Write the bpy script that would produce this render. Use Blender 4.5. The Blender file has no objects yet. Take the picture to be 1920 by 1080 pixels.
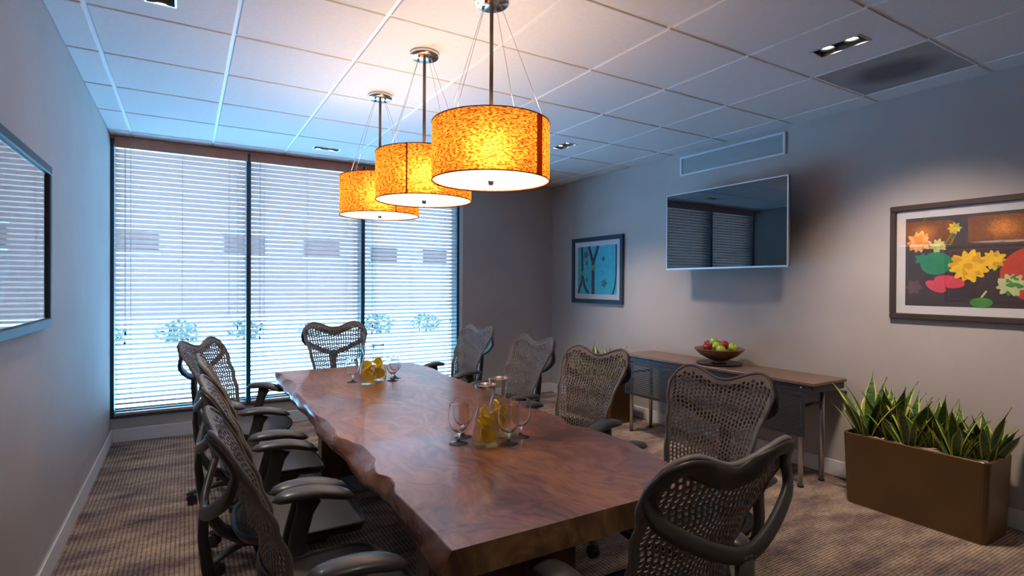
import bpy, math, random
from mathutils import Vector, Matrix
random.seed(7)
scene = bpy.context.scene
COL = scene.collection
PI = math.pi

# ------------------------------------------------------------------ camera
CH = 1.3865
YAW, PITCH, ROLL = 0.5412, -0.0065, 0.0053
_c, _s = math.cos(YAW), math.sin(YAW)
_R = Vector((_c, -_s, 0)); _F0 = Vector((_s, _c, 0)); _Zv = Vector((0, 0, 1))
_F = _F0 * math.cos(PITCH) + _Zv * math.sin(PITCH)
_U = -_F0 * math.sin(PITCH) + _Zv * math.cos(PITCH)
_R2 = _R * math.cos(ROLL) + _U * math.sin(ROLL)
_U2 = _U * math.cos(ROLL) - _R * math.sin(ROLL)
cam_d = bpy.data.cameras.new('camera')
cam = bpy.data.objects.new('camera', cam_d)
COL.objects.link(cam)
cam.matrix_world = Matrix(((_R2.x, _U2.x, -_F.x, 0), (_R2.y, _U2.y, -_F.y, 0), (_R2.z, _U2.z, -_F.z, CH), (0, 0, 0, 1)))
cam_d.sensor_width = 36.0
cam_d.lens = 1016.92 / 1920 * 36.0
cam_d.clip_start = 0.03
cam_d.clip_end = 300
scene.camera = cam

# ------------------------------------------------------------------ world, sun, exposure
SKY_STRENGTH = 11.5
SKY_COLOR = (0.15, 0.57, 1.0)
SUN_STRENGTH = 6.0
world = bpy.data.worlds.new('world')
scene.world = world
world.use_nodes = True
bg = world.node_tree.nodes['Background']
bg.inputs[0].default_value = (*SKY_COLOR, 1)
bg.inputs[1].default_value = SKY_STRENGTH
sun_d = bpy.data.lights.new('sun', 'SUN')
sun_d.energy = SUN_STRENGTH
sun_d.color = (0.52, 0.82, 1.0)
sun_d.angle = 0.02
sun = bpy.data.objects.new('sun', sun_d)
COL.objects.link(sun)
sun.rotation_euler = Vector((0.35, 0.75, -0.85)).to_track_quat('-Z', 'Y').to_euler()
vs = scene.view_settings
vs.view_transform = 'Standard'
vs.look = 'None'
vs.exposure = 1.22
vs.gamma = 1.0
vs.use_curve_mapping = False
scene.cycles.use_denoising = True
scene.cycles.max_bounces = 10
scene.cycles.diffuse_bounces = 5
scene.cycles.glossy_bounces = 4
scene.cycles.transparent_max_bounces = 24
scene.cycles.transmission_bounces = 12
scene.cycles.sample_clamp_indirect = 6.0
PEND_W = 5.6
SPOT_W = 24.0

# ------------------------------------------------------------------ helpers
MATS = {}
def nodes_of(m):
    return m.node_tree.nodes, m.node_tree.links

def mat(name, color=(0.5, 0.5, 0.5), rough=0.5, metal=0.0, coat=0.0, spec=0.5, noise=None, bump=None, **kw):
    """noise=(scale, amount) varies the colour, bump=(scale, strength) adds fine relief."""
    m = bpy.data.materials.new(name)
    m.use_nodes = True
    n, l = nodes_of(m)
    b = n['Principled BSDF']
    b.inputs['Base Color'].default_value = (*color, 1)
    b.inputs['Roughness'].default_value = rough
    b.inputs['Metallic'].default_value = metal
    b.inputs['Coat Weight'].default_value = coat
    b.inputs['Specular IOR Level'].default_value = spec
    for k, v in kw.items():
        b.inputs[k.replace('_', ' ')].default_value = v
    if noise or bump:
        tc = n.new('ShaderNodeTexCoord')
    if noise:
        t = n.new('ShaderNodeTexNoise')
        t.inputs['Scale'].default_value = noise[0]
        t.inputs['Detail'].default_value = 4
        l.new(tc.outputs['Object'], t.inputs['Vector'])
        r = n.new('ShaderNodeValToRGB')
        a = noise[1]
        r.color_ramp.elements[0].position = 0.3
        r.color_ramp.elements[1].position = 0.7
        r.color_ramp.elements[0].color = (*[max(0, c * (1 - a)) for c in color], 1)
        r.color_ramp.elements[1].color = (*[min(1, c * (1 + a)) for c in color], 1)
        l.new(t.outputs['Fac'], r.inputs['Fac'])
        l.new(r.outputs['Color'], b.inputs['Base Color'])
    if bump:
        t2 = n.new('ShaderNodeTexNoise')
        t2.inputs['Scale'].default_value = bump[0]
        t2.inputs['Detail'].default_value = 3
        l.new(tc.outputs['Object'], t2.inputs['Vector'])
        bp = n.new('ShaderNodeBump')
        bp.inputs['Strength'].default_value = bump[1]
        bp.inputs['Distance'].default_value = 0.004
        l.new(t2.outputs['Fac'], bp.inputs['Height'])
        l.new(bp.outputs['Normal'], b.inputs['Normal'])
    MATS[name] = m
    return m

def M(n):
    return MATS[n]

class MB:
    """collects faces; build() links them as one mesh object"""
    def __init__(self):
        self.v = []; self.f = []; self.mi = []; self.sm = []
    def face(self, idx, mi=0, sm=False):
        self.f.append(tuple(idx)); self.mi.append(mi); self.sm.append(sm)
    def add(self, vs):
        i = len(self.v); self.v.extend([tuple(p) for p in vs]); return i
    def box(self, x0, x1, y0, y1, z0, z1, mi=0):
        i = self.add([(x0, y0, z0), (x1, y0, z0), (x1, y1, z0), (x0, y1, z0), (x0, y0, z1), (x1, y0, z1), (x1, y1, z1), (x0, y1, z1)])
        for q in ((0, 3, 2, 1), (4, 5, 6, 7), (0, 1, 5, 4), (1, 2, 6, 5), (2, 3, 7, 6), (3, 0, 4, 7)):
            self.face([i + k for k in q], mi)
        return self
    def bbox(self, x0, x1, y0, y1, z0, z1, b=0.004, mi=0):
        """box with chamfered edges"""
        b = min(b, (x1 - x0) / 2.01, (y1 - y0) / 2.01, (z1 - z0) / 2.01)
        loops = []
        for z, ins in ((z0, b), (z0 + b, 0), (z1 - b, 0), (z1, b)):
            a0, a1, c0, c1 = x0 + ins, x1 - ins, y0 + ins, y1 - ins
            loops.append([(a0 + b, c0, z), (a1 - b, c0, z), (a1, c0 + b, z), (a1, c1 - b, z), (a1 - b, c1, z), (a0 + b, c1, z), (a0, c1 - b, z), (a0, c0 + b, z)])
        self.loft(loops, mi=mi)
        return self
    def loft(self, loops, closed=True, caps=True, mi=0, sm=False, wrap=False):
        n = len(loops[0])
        i0 = self.add([p for lp in loops for p in lp])
        L = len(loops)
        for a in range(L if wrap else L - 1):
            b2 = (a + 1) % L
            for k in range(n if closed else n - 1):
                k2 = (k + 1) % n
                self.face((i0 + a * n + k, i0 + a * n + k2, i0 + b2 * n + k2, i0 + b2 * n + k), mi, sm)
        if caps and closed and not wrap:
            self.face([i0 + k for k in reversed(range(n))], mi, False)
            self.face([i0 + (L - 1) * n + k for k in range(n)], mi, False)
        return self
    def lathe(self, prof, c=(0, 0, 0), seg=24, mi=0, sm=True, close=False):
        loops = []
        for r, z in prof:
            loops.append([(c[0] + r * math.cos(2 * PI * k / seg), c[1] + r * math.sin(2 * PI * k / seg), c[2] + z) for k in range(seg)])
        i0 = self.add([p for lp in loops for p in lp])
        L = len(loops)
        for a in range(L if close else L - 1):
            b2 = (a + 1) % L
            for k in range(seg):
                k2 = (k + 1) % seg
                self.face((i0 + a * seg + k, i0 + a * seg + k2, i0 + b2 * seg + k2, i0 + b2 * seg + k), mi, sm)
        if not close:
            if prof[0][0] > 1e-5:
                self.face([i0 + k for k in reversed(range(seg))], mi)
            if prof[-1][0] > 1e-5:
                self.face([i0 + (L - 1) * seg + k for k in range(seg)], mi)
        return self
    def sweep(self, path, sect, up=Vector((0, 0, 1)), mi=0, sm=True, caps=True, wrap=False, seg=10, power=1.0):
        """path: points; sect: list of (half_width, half_thick) (or one); width runs along tangent x up"""
        P = [Vector(p) for p in path]
        n = len(P)
        loops = []
        for i, p in enumerate(P):
            if wrap:
                t = P[(i + 1) % n] - P[i - 1]
            else:
                t = P[min(i + 1, n - 1)] - P[max(i - 1, 0)]
            t.normalize()
            u = Vector(up[i]) if isinstance(up, list) else up
            w = t.cross(u)
            if w.length < 1e-5:
                w = t.cross(Vector((1, 0, 0)))
            w.normalize()
            h = w.cross(t).normalized()
            a, b = sect[i] if isinstance(sect, list) else sect
            lp = []
            for k in range(seg):
                th = 2 * PI * k / seg
                cc, ss = math.cos(th), math.sin(th)
                cc = math.copysign(abs(cc) ** power, cc); ss = math.copysign(abs(ss) ** power, ss)
                lp.append(tuple(p + w * (a * cc) + h * (b * ss)))
            loops.append(lp)
        return self.loft(loops, caps=caps, mi=mi, sm=sm, wrap=wrap)
    def tube(self, path, r, seg=8, mi=0):
        return self.sweep(path, (r, r), seg=seg, mi=mi)
    def mesh(self, name, mats):
        me = bpy.data.meshes.new(name)
        me.from_pydata(self.v, [], self.f)
        if not isinstance(mats, (list, tuple)):
            mats = [mats]
        for m in mats:
            me.materials.append(M(m) if isinstance(m, str) else m)
        me.polygons.foreach_set('material_index', self.mi)
        me.polygons.foreach_set('use_smooth', self.sm)
        me.update()
        return me
    def build(self, name, mats, parent=None, loc=None, rot=None):
        return link(name, self.mesh(name, mats), parent, loc, rot)

def link(name, me, parent=None, loc=None, rot=None):
    o = bpy.data.objects.new(name, me)
    COL.objects.link(o)
    if parent is not None:
        o.parent = parent
    if loc is not None:
        o.location = loc
    if rot is not None:
        o.rotation_euler = rot
    return o

def tag(o, label, cat, group=None):
    o['label'] = label; o['category'] = cat
    if group:
        o['group'] = group
    return o

def empty(name, loc=(0, 0, 0), rz=0.0):
    o = bpy.data.objects.new(name, None)
    o.empty_display_size = 0.1
    COL.objects.link(o)
    o.location = loc
    o.rotation_euler = (0, 0, rz)
    return o

def struct(o):
    o['kind'] = 'structure'
    return o

def copy_tree(o, parent=None):
    c = o.copy()
    COL.objects.link(c)
    if parent is not None:
        c.parent = parent
    for ch in list(o.children):
        copy_tree(ch, c)
    return c

def smoothstep(a, b, x):
    t = min(1, max(0, (x - a) / (b - a)))
    return t * t * (3 - 2 * t)

def interp(pts, x):
    if x <= pts[0][0]:
        return pts[0][1]
    for (a, b), (c, d) in zip(pts, pts[1:]):
        if x <= c:
            t = (x - a) / (c - a)
            t = t * t * (3 - 2 * t)
            return b + (d - b) * t
    return pts[-1][1]

# ------------------------------------------------------------------ materials
mat('wall_paint', (0.41, 0.38, 0.365), 0.75, noise=(2.2, 0.05), bump=(160, 0.12))
mat('trim_white', (0.66, 0.65, 0.65), 0.45)
mat('ceiling_tile', (0.70, 0.69, 0.70), 0.9, noise=(40, 0.03), bump=(320, 0.12))
mat('ceiling_bar', (0.78, 0.78, 0.80), 0.5)
mat('plenum', (0.10, 0.10, 0.10), 0.9)
mat('window_frame', (0.035, 0.075, 0.10), 0.4, metal=0.3)
mat('window_trim', (0.62, 0.68, 0.74), 0.4)
mat('blind_wood', (0.55, 0.25, 0.17), 0.45, noise=(9, 0.12))
mat('blind_slat', (0.62, 0.30, 0.22), 0.42)
mat('cord', (0.30, 0.26, 0.24), 0.8)
mat('chair_shell', (0.175, 0.160, 0.150), 0.42, bump=(300, 0.05))
mat('chair_frame', (0.045, 0.043, 0.042), 0.42)
mat('chair_pad', (0.055, 0.055, 0.058), 0.38, coat=0.1)
mat('chair_seat', (0.055, 0.055, 0.056), 0.55, bump=(420, 0.25))
mat('chair_black', (0.016, 0.016, 0.017), 0.45)
mat('chrome', (0.75, 0.74, 0.73), 0.16, metal=1.0)
mat('brushed_steel', (0.55, 0.53, 0.51), 0.33, metal=1.0)
mat('bronze_rod', (0.17, 0.13, 0.105), 0.38, metal=0.8)
mat('planter_bronze', (0.125, 0.066, 0.024), 0.34, metal=0.25, noise=(3, 0.10))
mat('planter_inside', (0.03, 0.022, 0.018), 0.8)
mat('moss', (0.36, 0.29, 0.20), 0.95, noise=(60, 0.5), bump=(120, 1.0))
mat('leaf_edge', (0.50, 0.52, 0.10), 0.45)
mat('console_top', (0.155, 0.095, 0.075), 0.34, noise=(12, 0.15))
mat('console_dark', (0.028, 0.030, 0.036), 0.4)
mat('tv_bezel', (0.55, 0.56, 0.58), 0.25, metal=0.9)
mat('tv_back', (0.02, 0.02, 0.022), 0.5)
mat('frame_dark', (0.050, 0.036, 0.036), 0.35)
mat('frame_blue', (0.030, 0.055, 0.085), 0.5, spec=0.2)
mat('mat_board', (0.62, 0.62, 0.66), 0.8)
mat('vent_white', (0.66, 0.70, 0.74), 0.45)
mat('vent_dark', (0.30, 0.34, 0.37), 0.7)
mat('bowl_wood', (0.17, 0.075, 0.035), 0.35, noise=(14, 0.35), coat=0.2)
mat('tray_dark', (0.022, 0.018, 0.018), 0.4)
mat('stem_brown', (0.07, 0.04, 0.02), 0.7)
mat('apple_green', (0.42, 0.58, 0.05), 0.3, noise=(18, 0.2), coat=0.3)
mat('apple_red', (0.32, 0.012, 0.025), 0.28, noise=(16, 0.45), coat=0.3)
mat('lemon_flesh', (0.95, 0.72, 0.03), 0.4, noise=(60, 0.12))
mat('lemon_rind', (0.90, 0.60, 0.01), 0.4)
mat('grey_metal', (0.30, 0.30, 0.30), 0.5, metal=0.4)
mat('rubber', (0.012, 0.012, 0.013), 0.6)
mat('fixture_trim', (0.62, 0.62, 0.60), 0.3, metal=0.8)
mat('fixture_inside', (0.03, 0.03, 0.03), 0.5)
mat('ground_pave', (0.66, 0.55, 0.55), 0.85, noise=(0.4, 0.10))
mat('facade', (0.21, 0.066, 0.044), 0.85, noise=(0.5, 0.08))
mat('facade_pale', (0.40, 0.21, 0.17), 0.85, noise=(0.5, 0.08))
mat('facade_glass', (0.085, 0.024, 0.016), 0.6, spec=0.1)
mat('facade_trim', (0.30, 0.18, 0.12), 0.8)
mat('shrub', (0.03, 0.045, 0.02), 0.8, noise=(5, 0.4))
mat('shrub_trunk', (0.10, 0.07, 0.05), 0.9)

def glass_mat(name, tint=(1, 1, 1), refl=1.0, rough=0.0, ior=0.04):
    m = bpy.data.materials.new(name); m.use_nodes = True
    n, l = nodes_of(m)
    n.remove(n['Principled BSDF'])
    out = n['Material Output']
    tr = n.new('ShaderNodeBsdfTransparent'); tr.inputs[0].default_value = (*tint, 1)
    gl = n.new('ShaderNodeBsdfGlossy'); gl.inputs['Roughness'].default_value = rough
    fr = n.new('ShaderNodeLayerWeight'); fr.inputs[0].default_value = 0.5
    pw = n.new('ShaderNodeMath'); pw.operation = 'POWER'; pw.inputs[1].default_value = 4.0
    mu = n.new('ShaderNodeMath'); mu.operation = 'MULTIPLY_ADD'; mu.inputs[1].default_value = 0.9 * refl; mu.inputs[2].default_value = ior; mu.use_clamp = True
    mx = n.new('ShaderNodeMixShader')
    l.new(fr.outputs['Facing'], pw.inputs[0]); l.new(pw.outputs[0], mu.inputs[0]); l.new(mu.outputs[0], mx.inputs[0])
    l.new(tr.outputs[0], mx.inputs[1]); l.new(gl.outputs[0], mx.inputs[2])
    l.new(mx.outputs[0], out.inputs['Surface'])
    MATS[name] = m
glass_mat('window_glass', (0.95, 0.98, 1.0), 1.0)
glass_mat('picture_glass', (1, 1, 1), 1.0, 0.015, 0.07)
glass_mat('drink_glass', (0.985, 0.99, 0.99), 1.1, 0.0, 0.07)
def real_glass():
    m = bpy.data.materials.new('goblet_glass'); m.use_nodes = True
    n, l = nodes_of(m)
    n.remove(n['Principled BSDF'])
    g = n.new('ShaderNodeBsdfGlass'); g.inputs['IOR'].default_value = 1.45; g.inputs['Roughness'].default_value = 0.0
    l.new(g.outputs[0], n['Material Output'].inputs['Surface'])
    MATS['goblet_glass'] = m
real_glass()
glass_mat('water', (0.99, 0.94, 0.72), 0.4, 0.0, 0.02)

def fabric_shade():
    m = bpy.data.materials.new('shade_fabric'); m.use_nodes = True
    n, l = nodes_of(m)
    n.remove(n['Principled BSDF'])
    out = n['Material Output']
    tc = n.new('ShaderNodeTexCoord')
    mp = n.new('ShaderNodeMapping'); mp.inputs['Scale'].default_value = (1, 1, 2.8)
    l.new(tc.outputs['Object'], mp.inputs[0])
    t = n.new('ShaderNodeTexNoise'); t.inputs['Scale'].default_value = 75; t.inputs['Detail'].default_value = 3
    l.new(mp.outputs[0], t.inputs['Vector'])
    r = n.new('ShaderNodeValToRGB')
    r.color_ramp.elements[0].position = 0.40; r.color_ramp.elements[0].color = (0.24, 0.045, 0.004, 1)
    r.color_ramp.elements[1].position = 0.62; r.color_ramp.elements[1].color = (0.90, 0.36, 0.040, 1)
    l.new(t.outputs['Fac'], r.inputs['Fac'])
    tl = n.new('ShaderNodeBsdfTranslucent'); df = n.new('ShaderNodeBsdfDiffuse')
    rf = n.new('ShaderNodeBsdfRefraction'); rf.inputs['Roughness'].default_value = 0.95; rf.inputs['IOR'].default_value = 1.35
    mt = n.new('ShaderNodeMixShader'); mt.inputs[0].default_value = 0.30
    mx = n.new('ShaderNodeMixShader'); mx.inputs[0].default_value = 0.45
    for q in (tl, df, rf):
        l.new(r.outputs[0], q.inputs[0])
    l.new(tl.outputs[0], mt.inputs[1]); l.new(rf.outputs[0], mt.inputs[2])
    l.new(mt.outputs[0], mx.inputs[1]); l.new(df.outputs[0], mx.inputs[2])
    l.new(mx.outputs[0], out.inputs['Surface'])
    MATS['shade_fabric'] = m
fabric_shade()

def translucent(name, col, fac):
    m = bpy.data.materials.new(name); m.use_nodes = True
    n, l = nodes_of(m)
    n.remove(n['Principled BSDF'])
    out = n['Material Output']
    tl = n.new('ShaderNodeBsdfTranslucent'); df = n.new('ShaderNodeBsdfDiffuse')
    tl.inputs[0].default_value = (*col, 1); df.inputs[0].default_value = (*col, 1)
    mx = n.new('ShaderNodeMixShader'); mx.inputs[0].default_value = fac
    l.new(tl.outputs[0], mx.inputs[1]); l.new(df.outputs[0], mx.inputs[2])
    l.new(mx.outputs[0], out.inputs['Surface'])
    MATS[name] = m
translucent('diffuser_white', (0.96, 0.95, 0.94), 0.35)
translucent('lemon_flesh', (0.98, 0.84, 0.07), 0.5)
translucent('shade_seam', (0.28, 0.06, 0.015), 0.6)

def emitter(name, col, strength):
    m = bpy.data.materials.new(name); m.use_nodes = True
    n, l = nodes_of(m)
    b = n['Principled BSDF']
    b.inputs['Base Color'].default_value = (0.8, 0.8, 0.8, 1)
    b.inputs['Emission Color'].default_value = (*col, 1)
    b.inputs['Emission Strength'].default_value = strength
    MATS[name] = m
emitter('lamp_face', (1.0, 0.93, 0.82), 14.0)

def walnut(name, cols, grain=(34, 1.8, 34), rough=0.25, coat=0.2, swirl=0.16):
    """grain streaks bent by a slow swirl, over broad light and dark figure"""
    m = bpy.data.materials.new(name); m.use_nodes = True
    n, l = nodes_of(m)
    b = n['Principled BSDF']
    tc = n.new('ShaderNodeTexCoord')
    sw = n.new('ShaderNodeTexNoise'); sw.inputs['Scale'].default_value = 1.9; sw.inputs['Detail'].default_value = 2.5
    l.new(tc.outputs['Object'], sw.inputs['Vector'])
    sub = n.new('ShaderNodeVectorMath'); sub.operation = 'SUBTRACT'; sub.inputs[1].default_value = (0.5, 0.5, 0.5)
    l.new(sw.outputs['Color'], sub.inputs[0])
    scl = n.new('ShaderNodeVectorMath'); scl.operation = 'SCALE'; scl.inputs['Scale'].default_value = swirl * 4
    l.new(sub.outputs[0], scl.inputs[0])
    add = n.new('ShaderNodeVectorMath'); add.operation = 'ADD'
    l.new(tc.outputs['Object'], add.inputs[0]); l.new(scl.outputs[0], add.inputs[1])
    mp = n.new('ShaderNodeMapping'); mp.inputs['Scale'].default_value = grain
    l.new(add.outputs[0], mp.inputs[0])
    g = n.new('ShaderNodeTexNoise'); g.inputs['Scale'].default_value = 1.0; g.inputs['Detail'].default_value = 5; g.inputs['Roughness'].default_value = 0.55
    l.new(mp.outputs[0], g.inputs['Vector'])
    mp2 = n.new('ShaderNodeMapping'); mp2.inputs['Scale'].default_value = (grain[0] * 0.12, grain[1] * 0.5, grain[2] * 0.12)
    l.new(add.outputs[0], mp2.inputs[0])
    br = n.new('ShaderNodeTexNoise'); br.inputs['Scale'].default_value = 1.0; br.inputs['Detail'].default_value = 3
    l.new(mp2.outputs[0], br.inputs['Vector'])
    mx = n.new('ShaderNodeMix'); mx.data_type = 'FLOAT'; mx.inputs[0].default_value = 0.5
    l.new(g.outputs['Fac'], mx.inputs[2]); l.new(br.outputs['Fac'], mx.inputs[3])
    r = n.new('ShaderNodeValToRGB')
    e = r.color_ramp.elements
    e[0].position = 0.38; e[0].color = (*cols[0], 1)
    e[1].position = 0.62; e[1].color = (*cols[2], 1)
    x = e.new(0.49); x.color = (*cols[1], 1)
    l.new(mx.outputs[0], r.inputs['Fac'])
    l.new(r.outputs['Color'], b.inputs['Base Color'])
    b.inputs['Roughness'].default_value = rough
    b.inputs['Coat Weight'].default_value = coat
    b.inputs['Coat Roughness'].default_value = 0.07
    bp = n.new('ShaderNodeBump'); bp.inputs['Strength'].default_value = 0.05; bp.inputs['Distance'].default_value = 0.002
    l.new(g.outputs['Fac'], bp.inputs['Height']); l.new(bp.outputs['Normal'], b.inputs['Normal'])
    MATS[name] = m
walnut('walnut_top', ((0.100, 0.034, 0.016), (0.225, 0.084, 0.038), (0.385, 0.160, 0.070)), rough=0.30, coat=0.40)
walnut('walnut_edge', ((0.080, 0.030, 0.018), (0.170, 0.070, 0.040), (0.280, 0.125, 0.066)), (12, 2.5, 30), 0.25)
walnut('walnut_end', ((0.050, 0.026, 0.012), (0.125, 0.066, 0.030), (0.240, 0.140, 0.062)), (22, 22, 3), 0.35, 0.15)
walnut('walnut_leg', ((0.060, 0.024, 0.013), (0.125, 0.052, 0.028), (0.210, 0.095, 0.048)), (24, 24, 2), 0.35, 0.15, 0.06)

def carpet_mat():
    m = bpy.data.materials.new('carpet'); m.use_nodes = True
    n, l = nodes_of(m)
    b = n['Principled BSDF']; b.inputs['Roughness'].default_value = 0.95; b.inputs['Specular IOR Level'].default_value = 0.1
    tc = n.new('ShaderNodeTexCoord')
    sp = n.new('ShaderNodeSeparateXYZ'); l.new(tc.outputs['Object'], sp.inputs[0])
    def wave(src, pitch, off=None):
        a = n.new('ShaderNodeMath'); a.operation = 'MULTIPLY'; a.inputs[1].default_value = 2 * PI / pitch
        l.new(src, a.inputs[0])
        s = n.new('ShaderNodeMath'); s.operation = 'SINE'; l.new(a.outputs[0], s.inputs[0])
        h = n.new('ShaderNodeMath'); h.operation = 'MULTIPLY_ADD'; h.inputs[1].default_value = 0.5; h.inputs[2].default_value = 0.5
        l.new(s.outputs[0], h.inputs[0])
        return h.outputs[0]
    wx = wave(sp.outputs['X'], 0.021); wy = wave(sp.outputs['Y'], 0.0165)
    nz = n.new('ShaderNodeTexNoise'); nz.inputs['Scale'].default_value = 55; nz.inputs['Detail'].default_value = 2
    l.new(tc.outputs['Object'], nz.inputs['Vector'])
    mul = n.new('ShaderNodeMath'); mul.operation = 'MULTIPLY'; l.new(wx, mul.inputs[0]); l.new(wy, mul.inputs[1])
    sq = n.new('ShaderNodeMath'); sq.operation = 'POWER'; sq.inputs[1].default_value = 0.5; l.new(mul.outputs[0], sq.inputs[0])
    ad = n.new('ShaderNodeMath'); ad.operation = 'MULTIPLY_ADD'; ad.inputs[1].default_value = 0.9
    l.new(nz.outputs['Fac'], ad.inputs[0]); l.new(sq.outputs[0], ad.inputs[2])
    weave = n.new('ShaderNodeValToRGB')
    weave.color_ramp.elements[0].position = 0.45; weave.color_ramp.elements[0].color = (0.30, 0.28, 0.30, 1)
    weave.color_ramp.elements[1].position = 1.15 if False else 1.0; weave.color_ramp.elements[1].color = (1, 1, 1, 1)
    l.new(ad.outputs[0], weave.inputs['Fac'])
    mp = n.new('ShaderNodeMapping'); mp.inputs['Scale'].default_value = (1.0, 2.4, 1)
    l.new(tc.outputs['Object'], mp.inputs[0])
    n1 = n.new('ShaderNodeTexNoise'); n1.inputs['Scale'].default_value = 2.6; n1.inputs['Detail'].default_value = 5; n1.inputs['Roughness'].default_value = 0.65
    l.new(mp.outputs[0], n1.inputs['Vector'])
    r = n.new('ShaderNodeValToRGB'); e = r.color_ramp.elements
    e[0].position = 0.30; e[0].color = (0.125, 0.098, 0.115, 1)
    e[1].position = 0.70; e[1].color = (0.56, 0.42, 0.29, 1)
    x = e.new(0.46); x.color = (0.28, 0.21, 0.175, 1)
    x = e.new(0.58); x.color = (0.42, 0.33, 0.255, 1)
    l.new(n1.outputs['Fac'], r.inputs['Fac'])
    mx = n.new('ShaderNodeMix'); mx.data_type = 'RGBA'; mx.blend_type = 'MULTIPLY'; mx.inputs[0].default_value = 1.0
    l.new(r.outputs['Color'], mx.inputs[6]); l.new(weave.outputs['Color'], mx.inputs[7])
    l.new(mx.outputs[2], b.inputs['Base Color'])
    bp = n.new('ShaderNodeBump'); bp.inputs['Strength'].default_value = 0.6; bp.inputs['Distance'].default_value = 0.004
    l.new(ad.outputs[0], bp.inputs['Height']); l.new(bp.outputs['Normal'], b.inputs['Normal'])
    MATS['carpet'] = m
carpet_mat()

def leaf_mat():
    m = bpy.data.materials.new('leaf_green'); m.use_nodes = True
    n, l = nodes_of(m)
    b = n['Principled BSDF']; b.inputs['Roughness'].default_value = 0.4
    tc = n.new('ShaderNodeTexCoord')
    mp = n.new('ShaderNodeMapping'); mp.inputs['Scale'].default_value = (12, 12, 70)
    l.new(tc.outputs['Object'], mp.inputs[0])
    t = n.new('ShaderNodeTexNoise'); t.inputs['Scale'].default_value = 1.0; t.inputs['Detail'].default_value = 3
    l.new(mp.outputs[0], t.inputs['Vector'])
    r = n.new('ShaderNodeValToRGB')
    r.color_ramp.elements[0].position = 0.38; r.color_ramp.elements[0].color = (0.014, 0.045, 0.012, 1)
    r.color_ramp.elements[1].position = 0.66; r.color_ramp.elements[1].color = (0.085, 0.19, 0.035, 1)
    l.new(t.outputs['Fac'], r.inputs['Fac']); l.new(r.outputs[0], b.inputs['Base Color'])
    MATS['leaf_green'] = m
leaf_mat()

def return_mat():
    m = bpy.data.materials.new('return_panel'); m.use_nodes = True
    n, l = nodes_of(m)
    b = n['Principled BSDF']; b.inputs['Roughness'].default_value = 0.8
    tc = n.new('ShaderNodeTexCoord')
    mp = n.new('ShaderNodeMapping'); mp.inputs['Scale'].default_value = (4.4, 3.6, 1)
    l.new(tc.outputs['Object'], mp.inputs[0])
    g = n.new('ShaderNodeTexGradient'); g.gradient_type = 'SPHERICAL'
    l.new(mp.outputs[0], g.inputs['Vector'])
    t = n.new('ShaderNodeTexNoise'); t.inputs['Scale'].default_value = 7; l.new(tc.outputs['Object'], t.inputs['Vector'])
    ma = n.new('ShaderNodeMath'); ma.operation = 'MULTIPLY_ADD'; ma.inputs[1].default_value = 0.25
    l.new(t.outputs['Fac'], ma.inputs[0]); l.new(g.outputs['Fac'], ma.inputs[2])
    r = n.new('ShaderNodeValToRGB')
    r.color_ramp.elements[0].position = 0.14; r.color_ramp.elements[0].color = (0.34, 0.33, 0.34, 1)
    r.color_ramp.elements[1].position = 0.65; r.color_ramp.elements[1].color = (0.13, 0.13, 0.145, 1)
    l.new(ma.outputs[0], r.inputs['Fac']); l.new(r.outputs[0], b.inputs['Base Color'])
    MATS['return_panel'] = m
return_mat()

def tv_mat():
    m = mat('tv_screen', (0.008, 0.012, 0.016), 0.012, spec=0.8)
tv_mat()

# ------------------------------------------------------------------ room shell
XL, XR, YB, YF, RH = -0.558, 4.079, 5.774, -1.9, 2.651
WT = 0.18
o = MB().box(XL - WT, XR + WT, YF - WT, YB + 0.001, -0.2, 0).build('floor', 'carpet'); struct(o)
o['label'] = 'brown and tan woven carpet with dark purple patches'
o = MB().box(XL - WT, XL, YF - WT, YB + WT, 0, 2.82).build('wall_left', 'wall_paint'); struct(o)
o = MB().box(XR, XR + WT, YF - WT, YB + WT, 0, 2.82).build('wall_right', 'wall_paint'); struct(o)
o = MB().box(XL, XR, YF - WT, YF, 0, 2.82).build('wall_front', 'wall_paint'); struct(o)
WX1, WZ0, WZ1 = 2.745, 0.222, 2.625
b = MB().box(XL, WX1, YB, YB + WT, 0, WZ0)
b.box(WX1, XR, YB, YB + WT, 0, 2.82)
b.box(XL, WX1, YB, YB + WT, WZ1, 2.82)
o = b.build('wall_back', 'wall_paint'); struct(o)
BH, BT = 0.116, 0.014
def board(name, x0, x1, y0, y1):
    struct(MB().bbox(x0, x1, y0, y1, 0.0, BH, 0.004).build(name, 'trim_white'))
board('baseboard_left', XL, XL + BT, YF, YB)
board('baseboard_right', XR - BT, XR, YF, YB)
board('baseboard_back', XL + BT, XR - BT, YB - BT, YB)
board('baseboard_front', XL + BT, XR - BT, YF, YF + BT)

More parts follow.
